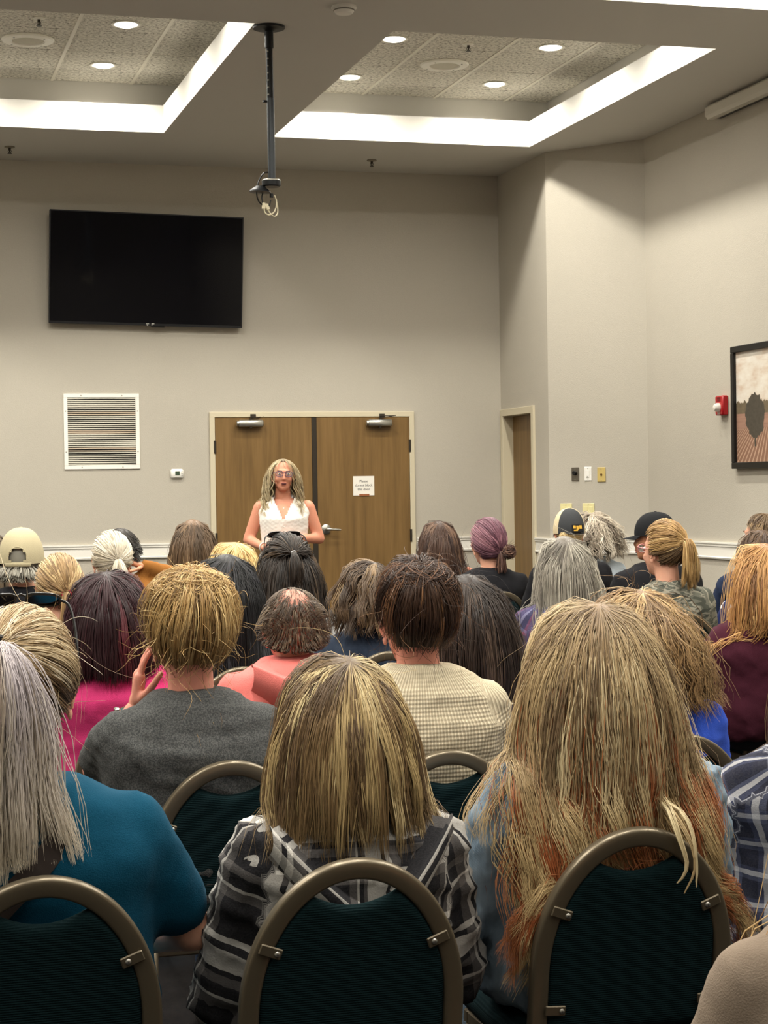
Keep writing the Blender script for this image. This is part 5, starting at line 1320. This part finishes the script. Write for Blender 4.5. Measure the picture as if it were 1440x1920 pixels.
# 13 -- half-up dark hair, sunglasses, light grey sweater
def h13(h):
    p = pal((4, (42, 34, 28)), (3, (28, 23, 20)), (1.2, (84, 68, 52))); h.scalp(S(28, 22, 18))
    h.loose(1200, .26, p, vol=.038, w=.0017, C=70, k=.45, wave=.006, freq=24, ragged=.02, lift=.35); tie = h.swept(700, (0, -.9, .42), p, .0016, .034, .008, C=40, mask=lambda q: hair_mask(q) & (q[:, 2] > .25)); h.tail(160, tie, (0, -.5, -.2), .16, p, .0016, .01, .4, .35); tie_h.append(tie)
c = person('woman with half-up dark hair and sunglasses on her head', 537, 1002, 8.2, .034, fabric('light_grey_knit', S(176, 176, 174), amt=.06), h13, SK_FAIR, 1.12, .175, 1.1, seed=15, hdx=-.04, neck=.31, chair_label='green banquet chair under the woman with sunglasses on her head')
glasses(c.t, c.H, BLACKP, LENS_D, True); tie_band(c.t, tie_h[-1], .010, mat('clip_silver', S(190, 190, 190), .3, .8), name='hair_clip')
# 14 -- short wavy brown hair, dark denim jacket
def h14(h):
    p = pal((4, (82, 64, 46)), (3, (58, 44, 32)), (1.6, (120, 98, 70))); h.scalp(S(50, 38, 28)); h.loose(1500, .16, p, vol=.034, w=.0016, part=.3, grav=.16, C=70, k=.6, wave=.012, freq=48, wstart=.1, ragged=.02, lift=.5, L=.22)
person('person with short wavy brown hair in a dark denim jacket', 690, 1040, 7.5, .03, fabric('dark_denim', S(36, 44, 58), 'denim', c2=S(54, 64, 80)), h14, SK_WARM, 1.02, .175, 1.1, seed=16, collar='shirt', hyaw=8, chair_label='green banquet chair under the person in the dark denim jacket')
# 15 -- long grey hair, purple plaid
PL4 = plaid('plaid_purple', .085, [(0, S(66, 58, 92)), (.35, S(96, 76, 104)), (.5, S(120, 60, 84)), (.6, S(44, 44, 74)), (.85, S(130, 128, 156))], [(0, S(60, 62, 98)), (.3, S(40, 40, 66)), (.55, S(126, 76, 96)), (.65, S(104, 108, 146)), (.8, S(50, 48, 80))])
def h15(h):
    p = pal((4, (134, 128, 116)), (3, (106, 100, 90)), (2, (168, 162, 148)), (1, (78, 72, 64))); h.scalp(S(96, 90, 82))
    h.loose(1500, .38, p, vol=.036, w=.0016, part=.0, crown=(-.4, .9), C=90, k=.5, wave=.008, freq=26, wstart=.5, ragged=.05, lift=.35); h.flyaway(50, .2, p)
person('woman with long grey hair in a purple plaid shirt', 1056, 993, 7.9, .032, PL4, h15, SK_FAIR, 1.05, .185, 1.2, seed=17, neck=.3, gap=.02, arms={'L': [None, (-.29, .04, .68), None]}, chair_label='green banquet chair under the woman with long grey hair')
# 17 -- beige cap
BEI = fabric('cap_beige', S(176, 166, 136), amt=.08)
def short_hair(cols, L=.05, n=900, w=.0016, z=.12, vol=.012, wave=0, cap=False):
    def f(h):
        p = pal(*cols); h.scalp(np.array(S(*cols[0][1]))*.8, 1.004); h.loose(n, z, p, vol=vol, w=w, L=L, grav=.12, C=80, k=.3, lift=.05, noise=.02, cling=.15, wave=wave, freq=60, maskf=(lambda q: hair_mask(q) & (q[:, 2] < -.3)) if cap else None)
    return f
c = person('man in a beige baseball cap and black jacket, far left', 40, 992, 8.1, .018, fabric('black_jacket', S(24, 24, 27)), short_hair(((3, (150, 146, 134)), (2, (120, 114, 102))), .06, 500, .0016, .15, cap=True), SK_FAIR, 1.06, .19, 1.2, seed=18, collar='shirt', neck=.28, hyaw=-14, hpitch=0, chair_label='green banquet chair under the man in the beige cap')
cap_hat(c.t, c.H, [BEI], BEI, True, base=-.008)
# left edge sliver
def h29(h):
    p = pal((3, (110, 96, 78)), (2, (84, 72, 58))); h.scalp(S(90, 78, 62)); h.loose(700, .2, p, vol=.03, w=.002, C=50, k=.4)
person('person with grey brown hair barely inside the left edge', -26, 985, 9.2, .03, fabric('brown_top', S(62, 50, 44)), h29, SK_FAIR, 1.0, .17, 1.0, seed=19, chair_label='green banquet chair under the person at the far left edge')
# 18 -- platinum low ponytail
def h18(h):
    p = pal((4, (204, 194, 174)), (3, (176, 164, 142)), (2, (226, 218, 200))); h.scalp(S(160, 148, 126))
    tie = h.swept(1300, (.14, -.93, -.12), p, .0018, .014, .008, C=50, k=.35); h.tail(400, tie, (.1, -.4, -.5), .20, p, .0018, .016, .7, .35, C=24, k=.5); tie_h.append(tie)
c = person('woman with a platinum blonde low ponytail', 208, 996, 8.9, .016, fabric('grey_top', S(120, 118, 116)), h18, SK_FAIR, 1.08, .17, 1.05, seed=20, neck=.31, chair_label='green banquet chair under the woman with the platinum ponytail'); tie_band(c.t, tie_h[-1], .014, mat('tie_grey', S(90, 84, 76), .6))
# 19 -- camel jacket, arm raised to the neck
person('person with short dark hair in a camel jacket, arm raised', 226, 988, 10.4, .012, fabric('camel', S(140, 92, 44), amt=.12), short_hair(((3, (44, 38, 32)), (2, (30, 26, 22)))), SK_WARM, 1.08, .19, 1.1, seed=21, neck=.30, gap=.02,
       arms={'R': [None, (.34, .03, .985), (.12, -.05, 1.06)]}, chair_label='green banquet chair under the person in the camel jacket')
# 20 -- blonde waves
def h20(h):
    p = pal((4, (214, 186, 128)), (3, (184, 152, 96)), (2, (232, 212, 164))); h.scalp(S(170, 140, 90)); h.loose(1300, .26, p, vol=.04, w=.002, part=.1, C=60, k=.55, wave=.012, freq=30, wstart=.2, ragged=.03, lift=.45)
person('woman with wavy light blonde hair in front of the speaker', 438, 1006, 9.1, .032, fabric('grey_top', S(120, 118, 116)), h20, SK_FAIR, 1.08, .17, 1.0, seed=22, chair_label='green banquet chair under the woman with wavy light blonde hair')
# 27 -- long brown straight hair
def h27(h):
    p = pal((4, (94, 74, 54)), (3, (74, 58, 42)), (1.2, (124, 100, 74))); h.scalp(S(112, 90, 70)); h.loose(1300, .34, p, vol=.026, w=.002, C=60, k=.35, ragged=.03, lift=.25)
person('person with long straight brown hair left of the double door', 360, 967, 11.5, .026, fabric('light_grey_knit', S(176, 176, 174)), h27, SK_FAIR, 1.12, .18, 1.1, seed=23, neck=.31, chair_label='green banquet chair under the person with long straight brown hair')
# 21 -- camouflage shirt, ponytail
def h21(h):
    p = pal((4, (172, 138, 88)), (3, (142, 110, 68)), (2, (204, 174, 122))); p2 = pal((3, (92, 72, 50)), (1, (124, 98, 66))); h.scalp(S(120, 94, 62))
    tie = h.swept(1300, (.26, -.90, .16), p, .0018, .014, .008, C=50, k=.35, mask=lambda q: hair_mask(q) & (q[:, 2] > -.2)); h.swept(400, (.26, -.90, .16), p2, .0018, .012, .004, mask=lambda q: hair_mask(q) & (q[:, 2] < -.1))
    h.tail(600, tie, (.15, -.5, .05), .24, p, .0018, .020, .9, .5, C=30, k=.45, tip=S(150, 118, 74)); tie_h.append(tie)
c = person('woman with a blonde ponytail in a camouflage shirt', 1243, 976, 9.4, .016, fabric('camouflage', S(104, 104, 88), 'camo'), h21, SK_FAIR, 1.16, .185, 1.15, seed=24, neck=.295, hyaw=16, fold=.005, hdx=-.02, chair_at=(1288, 1150, 9.15), chair_label='green banquet chair under the woman in the camouflage shirt')
tie_band(c.t, tie_h[-1], .015, mat('tie_brown', S(80, 58, 40), .6)); glasses(c.t, c.H, mat('pink_frame', S(190, 130, 130), .4), LENS_C)
# 22 -- black cap
BLKC = fabric('cap_black', S(34, 35, 37)); BLKT = fabric('black_tee', S(30, 30, 33), amt=.08)
c = person('man in a black cap and black tee behind the camouflage shirt', 1226, 963, 10.7, .016, BLKT, short_hair(((3, (70, 58, 48)), (2, (50, 42, 36))), .06, cap=True), SK_WARM, 1.12, .215, 1.25, seed=25, neck=.29, hyaw=50, sleeve='short', chair_label='green banquet chair under the man in the black cap')
cap_hat(c.t, c.H, [BLKC], BLKC, False, base=.012)
# 24 -- trucker cap
def h24(h):
    p = pal((3, (196, 172, 126)), (2, (168, 142, 98))); h.scalp(S(150, 126, 88)); h.swept(400, (-.5, -.8, -.2), p, .002, .004, .002, mask=lambda q: hair_mask(q) & (q[:, 2] < -.25)); h.bun(260, h.world(np.array([-.052, -.092, -.03])), .030, p, .002)
MESH = fabric('cap_mesh', S(206, 190, 156)); CHAR = fabric('cap_charcoal', S(62, 64, 66))
def logo24(g, pt):
    q = np.array(pt(PI-.25, .12)); rz_ = math.atan2(q[0]-SC[0], -(q[1]-SC[1])); o = link('badge', None, g, tuple(q+nrm(q-SC)*.004)); o.rotation_euler = (math.radians(-12), 0, rz_); o.empty_display_size = .02
    MB().box(-.034, .034, -.002, .002, -.022, .022, bev=.002).build('badge_patch', BLKC, o)
    mb = MB()
    for x0, x1, z0, z1 in ((-.028, -.012, -.002, .016), (-.008, .006, -.008, .014), (.010, .026, -.004, .016), (-.026, .0, -.016, -.008)): mb.box(x0, x1, -.0035, -.002, z0, z1)
    mb.build('badge_print', mat('badge_gold', S(214, 168, 60), .5), o)
c = person('person in a charcoal and tan trucker cap and black top', 1066, 955, 11.4, .018, BLKT, h24, SK_FAIR, 1.06, .205, 1.2, seed=26, neck=.31, hyaw=-8, chair_label='green banquet chair under the person in the trucker cap')
cap_hat(c.t, c.H, [MESH, MESH, CHAR, CHAR, MESH, MESH], CHAR, False, 0, logo24, base=-.008)
# 25 -- grey curls
def h25(h):
    p = pal((4, (176, 164, 146)), (3, (140, 128, 112)), (2, (206, 196, 178)), (1, (104, 92, 80))); h.scalp(S(150, 140, 124)); h.loose(1500, .17, p, vol=.045, w=.002, L=.24, grav=.12, C=90, k=.75, wave=.016, freq=75, wstart=.0, ragged=.02, lift=.6, noise=.06)
person('woman with curly grey hair in a pale blue shirt', 1106, 951, 12.4, .045, fabric('pale_blue', S(186, 198, 208), amt=.06), h25, SK_FAIR, 1.12, .18, 1.1, seed=27, neck=.30, chair_label='green banquet chair under the woman with curly grey hair')
# 26 -- purple hair
def h26(h):
    p = pal((4, (112, 74, 86)), (3, (88, 56, 68)), (1.5, (140, 98, 108))); p2 = pal((3, (84, 60, 52)), (2, (120, 90, 76)), (1, (58, 42, 38))); h.scalp(S(84, 54, 64))
    tie = h.swept(1300, (.30, -.80, -.50), p, .0022, .014, .006, C=50, k=.35); h.bun(330, tie+np.array([.045, -.02, .0]), .040, p2, .0022, messy=.6, tilt=.8); h.tail(130, tie, (.0, -.3, -.6), .14, p2, .0022, .016, .5, .4, C=14, k=.5); h.tail(24, tie, (.9, 0, .1), .11, p2, .0008, .012, .6, .02); tie_h.append(tie)
c = person('woman with plum hair in a low side bun, black tee', 913, 972, 11.7, .014, BLKT, h26, SK_FAIR, 1.26, .205, 1.1, seed=28, neck=.275, hyaw=4, htilt=-4, collar='crew', chair_at=(942, 1094, 11.35), chair_label='green banquet chair under the woman with plum hair, beside the long dark hair')
tie_band(c.t, tie_h[-1], .016, mat('clip_tortoise', S(120, 92, 60), .3), name='hair_clip')
# 28 -- brown waves, peach top
def h28(h):
    p = pal((4, (72, 52, 42)), (3, (54, 38, 32)), (1.5, (104, 80, 64))); h.scalp(S(56, 42, 34)); h.loose(1300, .29, p, vol=.036, w=.0022, C=46, k=.7, wave=.018, freq=24, wstart=.35, ragged=.03, lift=.35)
person('woman with dark brown waves in a peach top by the doorway', 821, 968, 12.9, .034, fabric('peach', S(230, 146, 120), amt=.08), h28, SK_FAIR, 1.12, .20, 1.05, seed=29, neck=.30, chair_label='green banquet chair under the woman in the peach top')
# 23 -- two people at the right edge
person('person with brown hair and glasses in a navy shirt, right edge', 1428, 958, 11.2, .02, fabric('navy', S(34, 44, 66), amt=.1), short_hair(((4, (104, 84, 60)), (3, (80, 62, 44)), (1, (140, 116, 84))), .1, 1100, .002, .15, .024), SK_FAIR, 1.2, .25, 1.25, seed=30, neck=.31, hyaw=20, gap=.02, chair_label='green banquet chair under the person in the navy shirt')
def h23(h):
    p = pal((4, (92, 70, 50)), (3, (68, 50, 38)), (1, (130, 104, 76))); h.scalp(S(70, 52, 40)); h.loose(1100, .2, p, vol=.034, w=.002, C=60, k=.5, wave=.01, freq=40)
c = person('person with brown hair in a navy floral print, right edge', 1424, 984, 9.9, .03, fabric('floral_navy', S(30, 38, 78), 'floral', c2=S(206, 208, 214)), h23, SK_FAIR, 1.08, .19, 1.15, seed=31, neck=.34, hyaw=14, chair_label='green banquet chair under the person in the floral print')
glasses(c.t, c.H, ALU, LENS_C)

# ------------------------------------------------------------------ the speaker, standing before the double door
def speaker():
    top = atd(531, 856, 14.0); rz = math.radians(166)
    t = thing('person', 'woman with long curly grey blonde hair in a white sleeveless blouse, speaking', 'person', (top[0], top[1], 0), rz)
    zt = top[2]-.022; hs = 1.06; zc = zt-.111*hs; zs = zt-.30*hs; hw = .165; lean = .0
    H = np.array(TR(.004, .015, zc) @ RZ(6) @ RX(2) @ RY(-2) @ Matrix.Scale(hs, 4))
    # her left is local +x = picture left here, as she faces us
    J = {'L': [np.array([-.178, -.015, zs-.045]), np.array([-.262, -.02, zs-.285]), np.array([-.075, .195, zs-.275])],
         'R': [np.array([.178, -.015, zs-.045]), np.array([.272, -.02, zs-.285]), np.array([.135, .185, zs-.345])]}
    def rings(g):
        R = []
        for z, y, rx, ry in ((.80, -.005, .165, .125), (.90, -.01, .185, .138), (1.00, .0, .178, .13), (1.08, .0, .162, .12), (1.18, .012, .168, .13), (1.27, .018, .172, .132), (1.34, .0, .165, .108), (1.385, -.008, .135, .082), (1.415, -.01, .092, .064), (1.435, -.01, .062, .054)):
            R.append((0, y, z+zs-1.40+(g if z > 1.37 else 0), rx+g, ry+g))
        return R
    P = [loft(rings(-.004)), capsule((0, -.012, zs-.02), .058, H[:3, 3]+np.array([0, -.02, -.06]), .052)]
    for n_ in 'LR':
        a, b, c = J[n_]; P += [capsule(a, .056, b, .044), capsule(b, .043, c, .028)]
    for s in (-1, 1): P += [capsule((s*.09, 0, .86), .09, (s*.09, .01, .48), .06), capsule((s*.09, .01, .48), .055, (s*.09, -.01, .1), .04), capsule((s*.09, -.01, .09), .036, (s*.10, .13, .045), .028)]
    acc = Acc(); acc.add(*blob(P, .0095, 5)); add_head(acc, H, True)
    # open, talking mouth
    e = ellip((0, .0965, -.068), (.017, .006, .0085)); acc.add(*e, 5, H)
    add_hand(acc, aim(J['L'][2], (.9, .28, .02), (-.1, .2, -1)), -1, True, .5); add_hand(acc, aim(J['R'][2], (-.85, .4, -.12), (.1, .2, -1)), 1, True, .5)
    link('body', acc.mesh('body', [skin('skin_speaker', S(216, 150, 122)), EYE_W, EYE_I, LIP, BROW, mat('mouth_dark', S(70, 26, 26), .5)]), t)
    def cut(V): return (V[:, 1] > .0) & (V[:, 2] > zs-.125) & (np.abs(V[:, 0]) < .008+(V[:, 2]-(zs-.115))*.46) | ((np.abs(V[:, 0]) < .062) & (V[:, 2] > zs+.012))
    R = [r for r in rings(.014)]
    JJ = {'L': J['L'], 'R': J['R']}
    bl = garment('blouse', [loft(R[1:])]+[capsule((s*.12, -.01, zs-.055), .068, (s*.155, -.01, zs-.075), .064) for s in (-1, 1)], .009, 5, fabric('white_blouse', S(238, 234, 226), amt=.03), t, JJ, zs, 0, .0035, 1.6, 40, cut)
    mb = MB()   # stand collar running down into the V opening
    for s in (-1, 1):
        pts = [(s*(.004+.062*f), .0+.145*(1-f)**.9-.02*f, zs-.118+.153*f**.9) for f in np.linspace(.5, 1, 12)]
        mb.tube(pts, [.006+.007*f for f in np.linspace(.3, 1, 12)], 8, True, sx=.5)
    mb.tube([(.068*math.sin(a), -.02-.058*math.cos(a), zs+.036) for a in np.linspace(-1.7, 1.7, 16)], .014, 8, True, sx=.45)
    mb.build('collar', MATS['white_blouse'], t, True)
    for k in range(4): MB().ell((0, 0, 0), (.0055, .003, .0055), 8, 6).build('button', WHITEP, t, True, loc=(0, .158-.004*k, zs-.19-.07*k))
    mb = MB(); mb.tube([(.072*math.sin(a), .0-.075*math.cos(a)*(1 if math.cos(a) > 0 else 1.12), zs+.015-.055*(1-math.cos(a))/2) for a in np.linspace(0, 2*PI, 40)], .0016, 6, False); mb.build('necklace', mat('gold', S(214, 180, 110), .3, .9), t, True)
    MB().ell((0, .094, zs-.052), (.006, .004, .007), 8, 6).build('pendant', WHITEP, t, True)
    P = [loft([(0, 0, .78, .17, .13), (0, -.005, .88, .188, .142), (0, 0, .97, .182, .136), (0, 0, 1.01, .15, .11)])]
    for s in (-1, 1): P += [capsule((s*.09, 0, .84), .102, (s*.09, .01, .48), .075), capsule((s*.09, .01, .48), .07, (s*.09, -.01, .12), .058)]
    garment('trousers', P, .014, 4, fabric('grey_jeans', S(128, 128, 130), 'denim', c2=S(156, 156, 156)), t, JJ, zs, 0, .004, 1, 41)
    for s in (-1, 1):
        mb = MB(); mb.ell((s*.10, .05, .04), (.042, .125, .04), 14, 8); mb.v = [(a_, b_, max(c_, .003)) for a_, b_, c_ in mb.v]; mb.build('shoe', SHOE, t, True)
    rng = np.random.default_rng(77); coll = [(np.array([-.165, -.02, zs-.05]), np.array([.165, -.02, zs-.05]), .072), (np.array([0, -.015, zs-.05]), np.array([0, 0, zc-.05]), .058), (np.array([-.08, .0, zs-.16]), np.array([.08, .0, zs-.16]), .125)]
    h = Hair(H, coll, rng, 13)
    p = pal((4, (204, 186, 148)), (3, (172, 152, 116)), (2, (228, 214, 178)), (1, (124, 108, 86))); h.scalp(S(120, 108, 88), 1.004, -.05)
    h.loose(2200, .26, p, vol=.020, w=.0018, part=0, crown=(.1, .99), grav=.3, C=80, k=.75, wave=.018, freq=58, wstart=.15, ragged=.05, lift=.3, noise=.03, root=S(140, 130, 114), rootlen=.14, side=1.0, maskf=lambda q: hair_mask(q, -.08) & ~((q[:, 1] > .25) & (np.abs(q[:, 0]) < .3)))
    link('hair', h.mesh(), t)
    glasses(t, H, mat('purple_frame', S(84, 66, 96), .4), LENS_C)
    for n_, f, r_, m_ in (('R', .14, .034, WHITEP), ('L', .12, .034, BLACKP)):
        a, b, c = J[n_]; q = lerp(c, b, f); M = Matrix(aim(q, b-c, (0, 0, -1)).tolist())
        mb = MB(); mb.tube([M @ Vector((r_*math.cos(x), 0, r_*math.sin(x)))-Vector(q) for x in np.linspace(0, 2*PI, 21)], .005, 6, False); mb.build('bracelet', m_, t, True, loc=tuple(q))
    mb = MB(); mb.tube([Vector(H[:3, 3])+Vector(p_) for p_ in smoothpath([(.078, -.01, .0), (.082, .03, -.03), (.068, .07, -.055), (.05, .088, -.062)], 14)], .0018, 6); mb.ell(tuple(H[:3, 3]+np.array([.05, .088, -.062])), (.005, .005, .005), 8, 6); mb.build('headset_microphone', mat('mic_skin', S(216, 180, 150), .5), t, True)
speaker()
bpy.data.scenes.remove(TMP)
